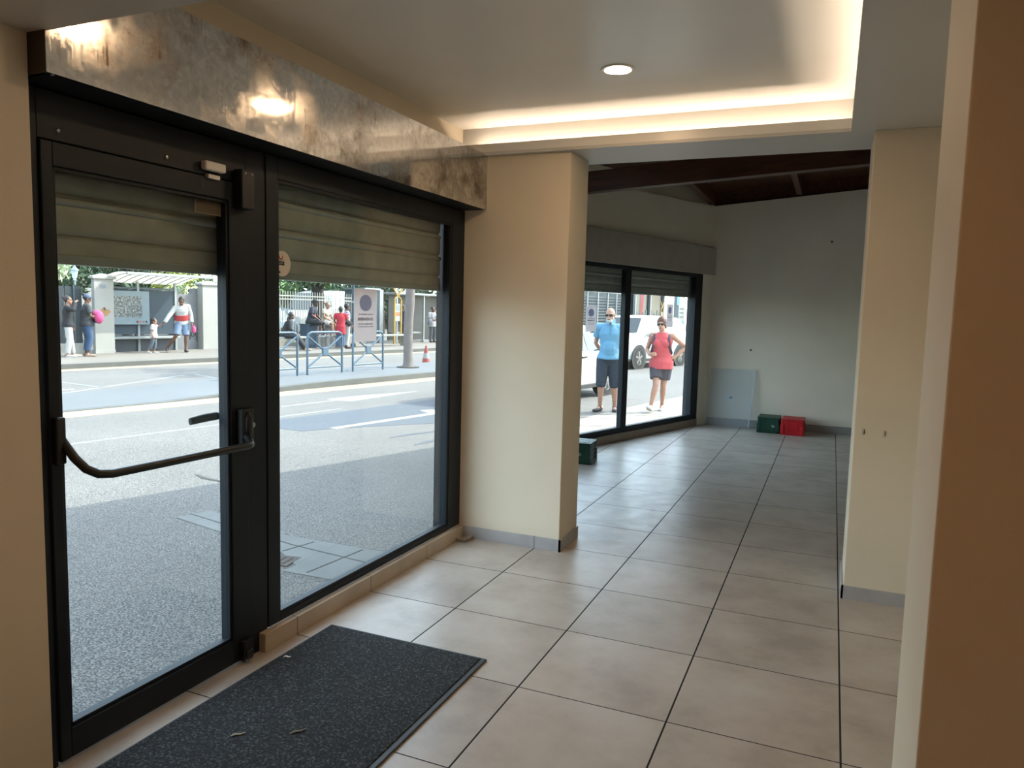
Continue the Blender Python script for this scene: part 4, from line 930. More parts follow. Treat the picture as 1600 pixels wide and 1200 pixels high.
def person(name, label, pos, face, H, pose, o, group=None):
    """pose: joint positions in the person's own frame (x right, y forward, z up), metres for a 1.75 m figure"""
    s = H/1.75
    t = thing(name, label, 'person', pos, math.atan2(-face[0], face[1]), group)
    vx = o.get('voxel', .011); sk = SKIN[o['skin']]; W = o.get('width', 1.0); G = o.get('girth', 1.0)
    V = lambda p: Vector(p)*s
    J = dict(pelvis=(0,0,.94), chest=(0,.0,1.24), neck=(0,0,1.46), head=(0,.02,1.62), hipR=(.09,0,.90), hipL=(-.09,0,.90), kneeR=(.10,.02,.50), kneeL=(-.10,.02,.50), ankR=(.10,-.03,.085), ankL=(-.10,-.03,.085),
             toeR=(.12,.16,.03), toeL=(-.12,.16,.03), shR=(.185,0,1.41), shL=(-.185,0,1.41), elR=(.24,-.02,1.14), elL=(-.24,-.02,1.14), wrR=(.25,.06,.90), wrL=(-.25,.06,.90), hdR=(0,.2,-1), hdL=(0,.2,-1), pmR=(-1,0,0), pmL=(1,0,0), look=(0,1,0))
    J.update(pose)
    j = {k: (V(v) if k not in ('hdR','hdL','pmR','pmL','look','thR','thL','side') else Vector(v)) for k, v in J.items()}
    side = Vector(J.get('side', (1,0,0)))
    fw = Vector((0,1,0))
    b = MB()
    # torso: crotch, hips, waist, chest, shoulders, neck
    pv, ch, nk, hd = j['pelvis'], j['chest'], j['neck'], j['head']
    def torso(mb, grow=0.0, z0=0.0, shoulders=True):
        R = [(.125,.095),(.165*W,.118*G),(.158*W,.115*G),(.142*W,.108*G),(.155*W,.118*G),(.168*W,.120*G),(.165*W,.098),(.11,.075),(.06,.062)]
        P = [pv+(pv-ch).normalized()*.10*s, pv+(pv-ch).normalized()*.02*s, lerp(pv,ch,.25), lerp(pv,ch,.55), ch, lerp(ch,nk,.35), lerp(ch,nk,.72), lerp(ch,nk,.93), nk+(hd-nk).normalized()*.02*s]
        k0 = int(z0)
        mb.tube(P[k0:], [(a*s+grow, c*s+grow) for a, c in R[k0:]], 18, side=side)
        if not shoulders: return
        mb.ell(j['shR'], .062*s+grow, .058*s+grow, .06*s+grow, 10, 8); mb.ell(j['shL'], .062*s+grow, .058*s+grow, .06*s+grow, 10, 8)
        limb(mb, [j['shR'], lerp(ch,nk,.68), j['shL']], [.058*s+grow,.08*s+grow,.058*s+grow])
    torso(b)
    if o.get('bust'):
        for sx in (-1,1): b.ell(ch+side*(sx*.075*s)+fw*.085*s*G+Vector((0,0,.03*s)), .065*s, .06*s, .065*s)
    # neck and head
    lk = j['look'].normalized(); up = (hd-nk).normalized(); up = (up-lk*up.dot(lk)).normalized(); rt = lk.cross(up)
    rot = Matrix((rt, lk, up)).transposed()
    hs = s*o.get('headk', 1.0)
    limb(b, [nk-up*.03*s, nk+(hd-nk)*.6], [.056*s,.052*s])
    b.ell(hd+up*.03*hs-lk*.008*hs, .074*hs, .092*hs, .098*hs, 16, 12, rot)
    b.ell(hd-up*.052*hs+lk*.026*hs, .056*hs, .066*hs, .062*hs, 14, 10, rot)            # jaw
    b.ell(hd-up*.098*hs+lk*.062*hs, .026*hs, .022*hs, .02*hs, 10, 8, rot)               # chin
    b.tube([hd+up*.028*hs+lk*.078*hs, hd-up*.004*hs+lk*.096*hs, hd-up*.022*hs+lk*.106*hs, hd-up*.030*hs+lk*.085*hs], [.009*hs,.011*hs,.015*hs,.012*hs], 8)  # nose
    b.ell(hd+up*.036*hs+lk*.075*hs, .055*hs, .016*hs, .010*hs, 12, 6, rot)              # brow
    for sx in (-1,1): b.ell(hd+rt*sx*.076*hs-up*.008*hs-lk*.006*hs, .010*hs, .020*hs, .032*hs, 8, 8, rot)   # ears
    # limbs
    for q in 'RL':
        hp, kn, an, to = j['hip'+q], j['knee'+q], j['ank'+q], j['toe'+q]
        limb(b, [hp, lerp(hp,kn,.35), lerp(hp,kn,.75), kn, lerp(kn,an,.3), lerp(kn,an,.7), an], [.088*s*G,.082*s*G,.062*s,.054*s,.056*s,.040*s,.034*s], 12)
        hl = an+(an-to)*.30; hl.z = an.z-.03*s
        limb(b, [hl, lerp(hl,to,.45)+Vector((0,0,.012*s)), to], [.034*s,.034*s,.024*s])
        sh, el, wr = j['sh'+q], j['el'+q], j['wr'+q]
        limb(b, [sh, lerp(sh,el,.3), lerp(sh,el,.75), el, lerp(el,wr,.3), lerp(el,wr,.75), wr], [.052*s,.048*s,.040*s,.037*s,.038*s,.029*s,.025*s], 10)
        th = j.get('th'+q, fw)
        hand(b, wr, j['hd'+q], j['pm'+q], th, .0088*max(s,.75), o.get('curl'+q, .35), 1.0, max(s,.6))
    if o.get('nobody') is None: body = fuse(b, 'body', sk, t, vx*.8, 2)
    # eyes and mouth
    for sx in (-1,1): MB().ell(hd+rt*sx*.031*hs+up*.012*hs+lk*.078*hs, .012*hs, .008*hs, .007*hs, 8, 6, rot).build('eye', EYE, t, smooth=True)
    MB().ell(hd-up*.060*hs+lk*.088*hs, .022*hs, .008*hs, .006*hs, 10, 6, rot).build('mouth', LIP, t, smooth=True)
    # hair / hat
    hr = o.get('hair')
    if hr:
        b = MB(); kind, colr = hr
        if kind in ('short', 'crop'):
            g = .010 if kind == 'crop' else .018
            b.ell(hd+up*.044*hs-lk*.022*hs, (.074+g)*hs, (.086+g)*hs, (.092+g)*hs, 16, 12, rot); b.ell(hd-up*.03*hs-lk*.055*hs, (.064+g)*hs, .048*hs, .065*hs, 12, 8, rot)
        elif kind == 'long':
            b.ell(hd+up*.046*hs-lk*.026*hs, .093*hs, .100*hs, .106*hs, 16, 12, rot); b.ell(hd-up*.05*hs-lk*.065*hs, .088*hs, .055*hs, .11*hs, 12, 8, rot)
            b.ell(nk-lk*.07*hs+up*.0*hs, .085*hs, .045*hs, .13*hs, 12, 8, rot)
        elif kind == 'curly':
            rr = random.Random(2); b.ell(hd+up*.05*hs-lk*.03*hs, .10*hs, .105*hs, .105*hs, 14, 10, rot)
            for _ in range(26):
                u = Vector((rr.uniform(-1,1), rr.uniform(-1,.35), rr.uniform(-.2,1))).normalized(); q_ = rot @ Vector((u.x*.092, u.y*.095, u.z*.098)); b.ell(hd+up*.05*hs-lk*.03*hs+q_*hs/1.0, .028*hs, .028*hs, .028*hs, 6, 5)
        elif kind == 'bun':
            b.ell(hd+up*.046*hs-lk*.026*hs, .086*hs, .096*hs, .102*hs, 16, 12, rot); b.ell(hd+up*.09*hs-lk*.12*hs, .045*hs, .045*hs, .045*hs, 10, 8)
        fuse(b, 'hair', mat('hair '+str(colr), colr, .6, var=.2, scale=20), t, vx*.9, 1)
    if o.get('cap'):
        b = MB(); b.ell(hd+up*.06*hs-lk*.02*hs, .092*hs, .104*hs, .088*hs, 16, 12, rot); b.tube([hd+up*.075*hs+lk*.06*hs, hd+up*.065*hs+lk*.16*hs], [(.07*hs,.008*hs),(.05*hs,.006*hs)], 12, side=rt); fuse(b, 'cap', mat('cap '+str(o['cap']), o['cap'], .8), t, vx*.8, 1)
    if o.get('beard'):
        b = MB(); b.ell(hd-up*.085*hs+lk*.045*hs, .058*hs, .055*hs, .042*hs, 14, 8, rot); b.ell(hd-up*.042*hs+lk*.095*hs, .03*hs, .012*hs, .008*hs, 10, 6, rot)
        for sx in (-1,1): b.ell(hd-up*.05*hs+lk*.02*hs+rt*sx*.058*hs, .012*hs, .03*hs, .045*hs, 8, 6, rot)
        fuse(b, 'beard', mat('grey beard', o['beard'], .8, var=.2, scale=30), t, .007, 1)
    if o.get('glasses'):
        b = MB()
        for sx in (-1,1):
            b.ell(hd+rt*sx*.034*hs+up*.012*hs+lk*.094*hs, .030*hs, .005*hs, .021*hs, 12, 8, rot)
            b.bar(hd+rt*sx*.064*hs+up*.018*hs+lk*.088*hs, hd+rt*sx*.080*hs+up*.014*hs-lk*.01*hs, .005, .008)
        b.bar(hd-rt*.012*hs+up*.018*hs+lk*.098*hs, hd+rt*.012*hs+up*.018*hs+lk*.098*hs, .004, .005)
        b.build('glasses', mat('dark lens', o['glasses'], .15), t, smooth=True)
    # clothing
    top = o.get('top')
    if top:
        m, sleeve, hem = top['m'], top.get('sleeve', .5), top.get('hem', 0)
        g = top.get('g', .014)
        b = MB(); torso(b, g, hem, sleeve != 0)
        if top.get('long'):   # extra hem below the hips
            gb = g*.6+o['bottom'].get('g', .014)+.010; P = [pv-(ch-pv).normalized()*top['long']*s, pv, lerp(pv,ch,.3)]; b.tube(P, [(.164*s*W+gb,.120*s*G+gb),(.166*s*W+gb,.120*s*G+gb),(.150*s*W+g,.110*s*G+g)], 18, side=side)
        if o.get('bust'):
            for sx in (-1,1): b.ell(ch+side*(sx*.075*s)+fw*.085*s*G+Vector((0,0,.03*s)), .065*s+g, .06*s+g, .065*s+g)
        if o.get('belly'): b.ell(lerp(pv,ch,.45)+fw*.035*s, .145*s*W, .118*s*G+g, .24*s)
        for q in 'RL':
            sh, el, wr = j['sh'+q], j['el'+q], j['wr'+q]; sl = sleeve if not isinstance(sleeve, dict) else sleeve[q]
            if sl > 0:
                if sl <= 1: b.tube([sh, lerp(sh,el,sl*.6), lerp(sh,el,sl)], [.056*s+g,.056*s+g,.052*s+g], 12)
                else:
                    limb(b, [sh, lerp(sh,el,.5), el], [.056*s+g,.050*s+g,.046*s+g], 12); b.tube([el, lerp(el,wr,(sl-1)*.6), lerp(el,wr,sl-1)], [.044*s+g,.040*s+g,.036*s+g], 12)
        fuse(b, top.get('name', 'shirt'), m, t, vx, 1)
        if top.get('band'):    # contrasting panel across the chest
            b = MB(); a0, a1 = top['band'][:2]; b.tube([lerp(pv,ch,a0), lerp(pv,ch,(a0+a1)/2), lerp(pv,ch,a1)], [(.172*s*W+g,.132*s*G+g)]*3, 18, side=side); b.build('chest_band', top['band'][2], t, smooth=True)
        if top.get('front'):
            b = MB(); b.ell(lerp(pv,ch,.75)+fw*(.112*s*G+g), .085*s, .022*s, .13*s, 14, 8); b.build('front_print', top['front'], t, smooth=True)
    bot = o.get('bottom')
    if bot:
        m, ln, g = bot['m'], bot['len'], bot.get('g', .014)
        b = MB(); up_ = (ch-pv).normalized()
        b.tube([pv-up_*.13*s, pv-up_*.06*s, pv+up_*.02*s, pv+up_*.08*s], [(.12*s+g,.09*s+g),(.160*s*W+g,.115*s*G+g),(.165*s*W+g*.7,.118*s*G+g*.7),(.158*s*W+.006,.113*s*G+.006)], 18, side=side)
        for q in 'RL':
            hp, kn, an = j['hip'+q], j['knee'+q], j['ank'+q]
            if ln <= 1: b.tube([hp+Vector((0,0,.0)), lerp(hp,kn,ln*.5), lerp(hp,kn,ln)], [.092*s*G+g,.086*s*G+g,.078*s*G+g], 14); b.ell(hp, .088*s*G+g*.5, .088*s*G+g*.5, .088*s*G+g*.5, 10, 8)
            else:
                limb(b, [hp, lerp(hp,kn,.5), kn], [.092*s*G+g,.076*s*G+g,.060*s+g], 14); b.tube([kn, lerp(kn,an,(ln-1)*.4), lerp(kn,an,ln-1)], [.060*s+g,.060*s+g*1.1,.046*s+g*1.3], 14)
        fuse(b, bot.get('name', 'trousers'), m, t, vx, 1)
    shoe = o.get('shoe')
    if shoe:
        for q in 'RL':
            an, to = j['ank'+q], j['toe'+q]; d = (to-an); d.z = to.z-(an.z-.055*s); hl = an-d*.32; hl.z = an.z-.05*s; tt = to+d*.14
            sd2 = d.cross(Vector((0,0,1))).normalized()
            b = MB(); b.tube([hl, lerp(hl,tt,.18), lerp(hl,tt,.5), lerp(hl,tt,.8), tt], [(.026*s,.030*s),(.040*s,.044*s),(.044*s,.040*s),(.046*s,.030*s),(.026*s,.018*s)], 12, side=sd2)
            limb(b, [lerp(hl,tt,.25), lerp(hl,tt,.25)+Vector((0,0,.04*s))], [.040*s,.042*s])
            so = fuse(b, 'shoe', shoe[0], t, min(vx,.009), 1)
            dn = Vector((0,0,-1)); b = MB(); b.tube([hl+dn*.030*s, lerp(hl,tt,.5)+dn*.034*s, tt+dn*.014*s], [(.034*s,.010*s),(.047*s,.012*s),(.030*s,.008*s)], 12, side=sd2); b.build('sole', shoe[1], so, smooth=True)
    return t
WSOLE = mat('sole white', (226,224,218), .6); DSOLE = mat('sole dark', (40,40,42), .6)
# --- the couple walking past the back room window
CAMDIR = Vector((3.55,-12.26,0)).normalized()
mp = Vector((-1.76,8.39,ZR+.002))
MAN = person('person', 'bald grey bearded man in pale blue polo and navy long shorts walking outside', mp, (.22,-.97), 1.76, dict(
    pelvis=(0,0,.93), chest=(-.0,.01,1.24), neck=(0,.01,1.47), head=(.01,.04,1.625), look=(.25,1,-.10),
    hipR=(.095,0,.90), hipL=(-.095,0,.90), kneeR=(.125,.08,.50), kneeL=(-.095,.04,.49), ankR=(.135,-.02,.088), ankL=(-.11,-.08,.085), toeR=(.22,.13,.030), toeL=(-.12,.11,.030),
    shR=(.20,-.01,1.42), shL=(-.20,.0,1.42), elR=(.245,-.10,1.16), wrR=(.13,-.20,.97), hdR=(-.8,-.2,-.4), pmR=(0,-1,0), elL=(-.235,-.03,1.13), wrL=(-.235,.05,.89), hdL=(0,.15,-1), pmL=(1,.2,0)),
    dict(skin='fair', voxel=.009, width=1.03, girth=1.1, belly=True, beard=(236,230,222), glasses=(40,34,34), hair=None,
         top=dict(m=cloth('sky blue', (122,186,226)), sleeve=.62, g=.018, name='polo_shirt', long=.03), bottom=dict(m=cloth('navy', (44,58,78)), len=1.14, g=.026, name='long_shorts'), shoe=(mat('shoe slate', (48,50,56), .7), DSOLE)))
b = MB(); b.tube([Vector((-.02,.145,1.47)), Vector((.0,.155,1.40)), Vector((.0,.165,1.33))], [(.007,.004)]*3, 6); b.build('placket', cloth('sky blue shade', (96,156,200)), MAN)
b = MB()
for sx in (-1,1): b.prism([(0,.105,1.545),(sx*.075,.06,1.575),(sx*.085,.085,1.53),(sx*.03,.14,1.49)], (0,.008,-.006))
b.build('collar', MATS['cloth sky blue'], MAN)
wp = Vector((-.97,8.81,ZR+.002))
WOM = person('person', 'woman in coral tank top and dark shorts with a rucksack walking outside', wp, (.10,-.99), 1.63, dict(
    pelvis=(0,0,.94), chest=(0,.0,1.24), neck=(0,.0,1.46), head=(.015,.02,1.615), look=(.18,1,-.08), side=(1,.05,0),
    kneeR=(.06,.16,.53), ankR=(.135,.20,.12), toeR=(.165,.38,.13), kneeL=(-.055,-.02,.50), ankL=(-.02,-.26,.115), toeL=(-.02,-.08,.03),
    elR=(.27,-.03,1.15), wrR=(.20,.19,1.07), hdR=(-.75,.35,.1), pmR=(-.2,-1,0), elL=(-.42,-.13,1.22), wrL=(-.26,-.02,1.05), hdL=(.7,.3,-.35), pmL=(.3,-.6,-.3)),
    dict(skin='fair', voxel=.009, width=1.06, girth=1.1, bust=True, glasses=(84,44,50), hair=('short', (108,64,48)), curlR=.9, curlL=.5,
         top=dict(m=cloth('coral', (240,98,108)), sleeve=0, g=.016, name='tank_top', long=.13), bottom=dict(m=cloth('charcoal plum', (84,78,92)), len=.72, g=.022, name='shorts'), shoe=(mat('shoe white', (224,222,218), .7), WSOLE)))
o = thing('rucksack', 'dark grey rucksack worn by the woman in coral', 'rucksack', wp, math.atan2(-.10,-.99))
o.scale = (.94,.94,.935)
RS = cloth('rucksack grey', (78,82,98))
b = MB(); b.ell((0,-.24,1.20), .15, .10, .24, 16, 12); b.box((-.12,-.30,1.0),(.12,-.16,1.36)); fuse(b, 'pack', RS, o, .012, 2)
for sx in (-1,1):
    MB().tube([(sx*.10,-.17,1.36),(sx*.125,-.05,1.445),(sx*.13,.055,1.425),(sx*.135,.125,1.33),(sx*.145,.125,1.22),(sx*.18,.03,1.10),(sx*.13,-.16,1.04)], [(.024,.008)]*7, 8, side=(1,0,0)).build('shoulder_strap', RS, o, smooth=True)

# --- people across the street; street directions as facing vectors
FT = (TV.x, TV.y); FB = (-TV.x, -TV.y); FS = (-NV.x, -NV.y)     # +t, -t, towards the shop
def mixf(a, b, k): v = (Vector((a[0],a[1]))*(1-k)+Vector((b[0],b[1]))*k).normalized(); return (v.x, v.y)
WHITESHOE = mat('shoe pale', (222,220,214), .7); DARKSHOE = mat('shoe dark', (56,54,58), .7); TANSHOE = mat('shoe tan', (196,170,148), .7)
JEANS = cloth('jeans', (74,104,142)); WHITEC = cloth('white cotton', (226,224,220)); BLACKC = cloth('black cotton', (40,42,50)); NAVYC = cloth('navy tee', (48,54,74)); CREAMC = cloth('cream cotton', (214,202,180))
person('person', 'woman in black jacket and white trousers shading her eyes by the gate', S(7.13,18.9,ZF), mixf(FT,FS,.35), 1.66, dict(
    elR=(.30,.14,1.36), wrR=(.14,.20,1.58), hdR=(-.75,.2,.45), pmR=(0,.3,-1), elL=(-.24,.0,1.13), wrL=(-.24,.10,.90), kneeL=(-.11,.05,.5), ankL=(-.16,.10,.085), toeL=(-.18,.28,.03), look=(.1,1,.05)),
    dict(skin='tan', hair=('bun', (58,44,40)), top=dict(m=BLACKC, sleeve=1.9, g=.02, name='jacket', long=.08), bottom=dict(m=WHITEC, len=1.95, g=.014), shoe=(WHITESHOE, WSOLE)))
person('person', 'woman in grey tee and blue jeans holding a pink bundle by the white pillar', S(7.66,18.95,ZF), mixf(FT,FS,.25), 1.72, dict(
    elR=(.26,.06,1.14), wrR=(.12,.30,1.10), hdR=(-.8,.5,.1), pmR=(0,-.3,1), elL=(-.26,.06,1.14), wrL=(-.13,.31,1.06), hdL=(.8,.5,.1), pmL=(0,-.3,1), look=(.05,1,-.35), kneeR=(.1,.06,.5)),
    dict(skin='brown', width=1.15, girth=1.2, bust=True, cap=(92,112,140), hair=('bun', (36,30,30)), top=dict(m=cloth('grey tee', (76,80,86)), sleeve=.7, g=.018, long=.08), bottom=dict(m=JEANS, len=1.8, g=.018, name='jeans'), shoe=(TANSHOE, DSOLE)))
fv = Vector((*mixf(FT,FS,.25),0)); o = thing('pink_bundle', 'bright pink and dark bundle in the arms of the woman in jeans', 'bundle', S(7.66,18.95,ZF)+fv*.25, math.atan2(-fv.x, fv.y))
b = MB(); b.ell((-.02,0,1.15), .26, .17, .15, 14, 10); b.ell((.18,.02,1.08), .12, .12, .17, 12, 8); fuse(b, 'pink_cover', cloth('hot pink', (240,92,150)), o, .014, 2)
b = MB(); b.ell((-.06,.03,1.03), .25, .15, .11, 14, 10); fuse(b, 'dark_lining', cloth('bundle dark', (70,62,82)), o, .014, 2)
person('person', 'small child in white tee reaching up to hold the man by the hand', S(9.82,19.25,ZF), mixf(FT,FS,.55), 1.04, dict(
    elL=(-.30,.10,1.36), wrL=(-.50,.16,1.44), hdL=(-.8,.1,.35), pmL=(0,0,-1), elR=(.23,-.04,1.12), wrR=(.24,.02,.88), kneeR=(.1,-.06,.5), ankR=(.11,-.26,.12), toeR=(.12,-.10,.03)),
    dict(skin='tan', headk=1.45, hair=('long', (40,34,34)), top=dict(m=WHITEC, sleeve=.7, g=.022, long=.16), bottom=dict(m=cloth('grey legging', (112,122,136)), len=1.7, g=.012, name='leggings'), shoe=(WHITESHOE, WSOLE)))
person('person', 'man in white and red jersey and jean shorts leading the child by the hand', S(10.75,19.2,ZF), mixf(FB,FS,.72), 1.80, dict(
    pelvis=(0,-.02,.93), chest=(.03,.07,1.22), neck=(.05,.14,1.42), head=(.06,.20,1.555), look=(.35,1,-.5), shR=(.22,.10,1.35), shL=(-.14,.12,1.40), elR=(.40,.16,1.12), wrR=(.56,.18,.88), hdR=(.4,.1,-.9), pmR=(-1,0,0),
    elL=(-.24,.05,1.12), wrL=(-.24,.14,.88), kneeR=(.20,.10,.52), ankR=(.42,-.12,.12), toeR=(.47,.07,.05), kneeL=(-.08,.08,.50), ankL=(-.08,.02,.085), toeL=(-.10,.21,.03)),
    dict(skin='brown', width=1.1, hair=('crop', (40,34,32)), top=dict(m=WHITEC, sleeve=1.85, g=.022, name='jersey', long=.06, band=(.25,.78,cloth('jersey red', (222,72,76)))), bottom=dict(m=cloth('pale denim', (138,160,190)), len=.95, g=.028, name='shorts'), shoe=(DARKSHOE, WSOLE)))
o = thing('pink_pouch', 'small pink pouch hanging from the left hand of the man in the jersey', 'bag', S(11.03,19.02,ZF), RZS); b = MB(); b.ell((0,0,.72), .06, .075, .12, 10, 8); fuse(b, 'pouch', MATS['cloth hot pink'], o, .012, 1); MB().tube([(0,-.03,.82),(0,0,.92),(0,.03,.82)], .008, 6).build('strap', MATS['cloth hot pink'], o)
# seated and standing group behind the barriers
def seated(h, lean=.0, spread=.1, **kw):
    d = dict(pelvis=(0,0,h+.10), chest=(0,.03+lean,h+.40), neck=(0,.06+lean*1.6,h+.62), head=(0,.10+lean*1.8,h+.775), hipR=(.09,.02,h+.08), hipL=(-.09,.02,h+.08), kneeR=(spread,.44,h+.05), kneeL=(-spread,.44,h+.05),
             ankR=(spread+.02,.42,max(.085,h-.38)), ankL=(-spread-.02,.50,max(.085,h-.38)), toeR=(spread+.04,.60,max(.03,h-.44)), toeL=(-spread-.04,.68,max(.03,h-.44)), shR=(.18,.04+lean*1.5,h+.57), shL=(-.18,.04+lean*1.5,h+.57),
             elR=(.25,.12+lean,h+.32), elL=(-.25,.12+lean,h+.32), wrR=(.14,.34,h+.20), wrL=(-.14,.34,h+.20), hdR=(-.5,.7,-.2), hdL=(.5,.7,-.2), pmR=(0,0,-1), pmL=(0,0,-1))
    d.update(kw); return d
person('person', 'woman dressed in black sitting on the white bench with legs stretched out', S(13.95,18.25,ZF), mixf(FT,FS,.45), 1.68, seated(.47, .10, .08, ankR=(.10,.74,.085), toeR=(.12,.92,.05), ankL=(-.05,.80,.085), toeL=(-.06,.98,.05), kneeR=(.1,.42,.52), kneeL=(-.06,.44,.52)),
    dict(skin='brown', hair=('long', (30,28,30)), top=dict(m=BLACKC, sleeve=1.8, g=.02), bottom=dict(m=BLACKC, len=1.95, g=.03), shoe=(TANSHOE, WSOLE)))
person('person', 'man in dark tee with a red front sitting high on the blue cabinet', S(16.04,19.25,ZF), mixf(FS,FT,.35), 1.78, seated(.87, .06, .13, wrR=(.10,.42,1.0), wrL=(-.04,.44,1.0)),
    dict(skin='dark', width=1.15, cap=(44,42,46), hair=('crop', (30,26,26)), top=dict(m=NAVYC, sleeve=.75, g=.02, front=cloth('tee red', (206,74,78))), bottom=dict(m=BLACKC, len=1.1, g=.03, name='shorts'), shoe=(WHITESHOE, WSOLE)))
person('person', 'woman in cream top and white shorts sitting on the pale block', S(17.20,19.7,ZF), mixf(FS,FT,.15), 1.70, seated(.86, .03, .09, elR=(.24,.16,1.18), wrR=(.05,.30,1.06)),
    dict(skin='tan', bust=True, width=1.08, hair=('bun', (150,110,80)), top=dict(m=CREAMC, sleeve=.5, g=.02), bottom=dict(m=WHITEC, len=.75, g=.026, name='shorts'), shoe=(WHITESHOE, WSOLE)))
person('person', 'dark haired person in a long red top standing with back turned behind the barrier', S(16.29,17.9,ZF), mixf(FT,(NV.x,NV.y),.5), 1.56, dict(elL=(-.26,.06,1.16), wrL=(-.16,.26,1.02), hdL=(.3,.9,.1), elR=(.25,.06,1.14), wrR=(.16,.24,.98), hdR=(-.2,.9,0)),
    dict(skin='brown', hair=('short', (34,30,30)), top=dict(m=cloth('red top', (210,48,66)), sleeve=.6, g=.022, long=.32), bottom=dict(m=JEANS, len=1.9, g=.014, name='jeans'), shoe=(WHITESHOE, WSOLE)))
person('person', 'curly haired person in lilac white shirt and white trousers beside the red top', S(16.85,18.15,ZF), mixf(FT,FS,.4), 1.66, dict(look=(.1,1,-.05), wrR=(.2,.16,.92)),
    dict(skin='brown', hair=('curly', (36,32,34)), top=dict(m=cloth('lilac white', (204,196,216)), sleeve=.7, g=.02, long=.08), bottom=dict(m=WHITEC, len=1.9, g=.018), shoe=(DARKSHOE, DSOLE)))
o = thing('shoulder_bag', 'black shoulder bag between the red top and the lilac shirt', 'bag', S(16.6,17.78,ZF), RZS); b = MB(); b.ell((0,0,.95), .09, .15, .11, 12, 8); fuse(b, 'pouch', BLACKC, o, .014, 1); MB().tube([(0,-.12,1.0),(0,-.06,1.25),(0,.0,1.30),(0,.06,1.22),(0,.12,1.0)], .010, 6).build('strap', BLACKC, o, smooth=True)
person('person', 'man in dark jacket standing behind the yellow stop frame', S(22.15,20.0,ZF), mixf(FT,FS,.2), 1.72, dict(elL=(-.27,.06,1.14), wrL=(-.20,.22,1.02), hdL=(.4,.8,.1)),
    dict(skin='brown', hair=('crop', (40,36,36)), top=dict(m=cloth('dark slate', (66,78,96)), sleeve=1.8, g=.022, long=.08), bottom=dict(m=cloth('dark trouser', (58,58,66)), len=1.95, g=.018), shoe=(DARKSHOE, DSOLE)))
person('person', 'woman in white blouse and grey trousers holding a hand to her face', S(24.05,19.8,ZF), mixf(FS,FB,.25), 1.66, dict(elL=(-.22,.16,1.16), wrL=(-.08,.19,1.44), hdL=(.25,-.1,.9), pmL=(.5,-.8,0), elR=(.24,.06,1.14), wrR=(.02,.22,1.10), hdR=(-.9,.2,.1), pmR=(0,-1,0), kneeL=(-.1,.05,.5)),
    dict(skin='brown', bust=True, width=1.05, hair=('bun', (44,36,34)), top=dict(m=cloth('white blouse', (218,214,212)), sleeve=.8, g=.024, long=.16), bottom=dict(m=cloth('grey trouser', (98,104,112)), len=1.95, g=.022), shoe=(DARKSHOE, DSOLE)))
o = thing('handbag', 'grey handbag at the hip of the woman in the white blouse', 'bag', S(23.72,19.68,ZF), RZS); b = MB(); b.ell((0,0,.98), .08, .15, .15, 12, 8); b.box((-.05,-.13,.84),(.05,.13,1.02)); fuse(b, 'pouch', cloth('bag grey', (120,124,136)), o, .014, 1); MB().tube([(0,-.10,1.08),(0,-.03,1.33),(0,.08,1.36),(0,.11,1.08)], .009, 6).build('strap', MATS['cloth bag grey'], o, smooth=True)
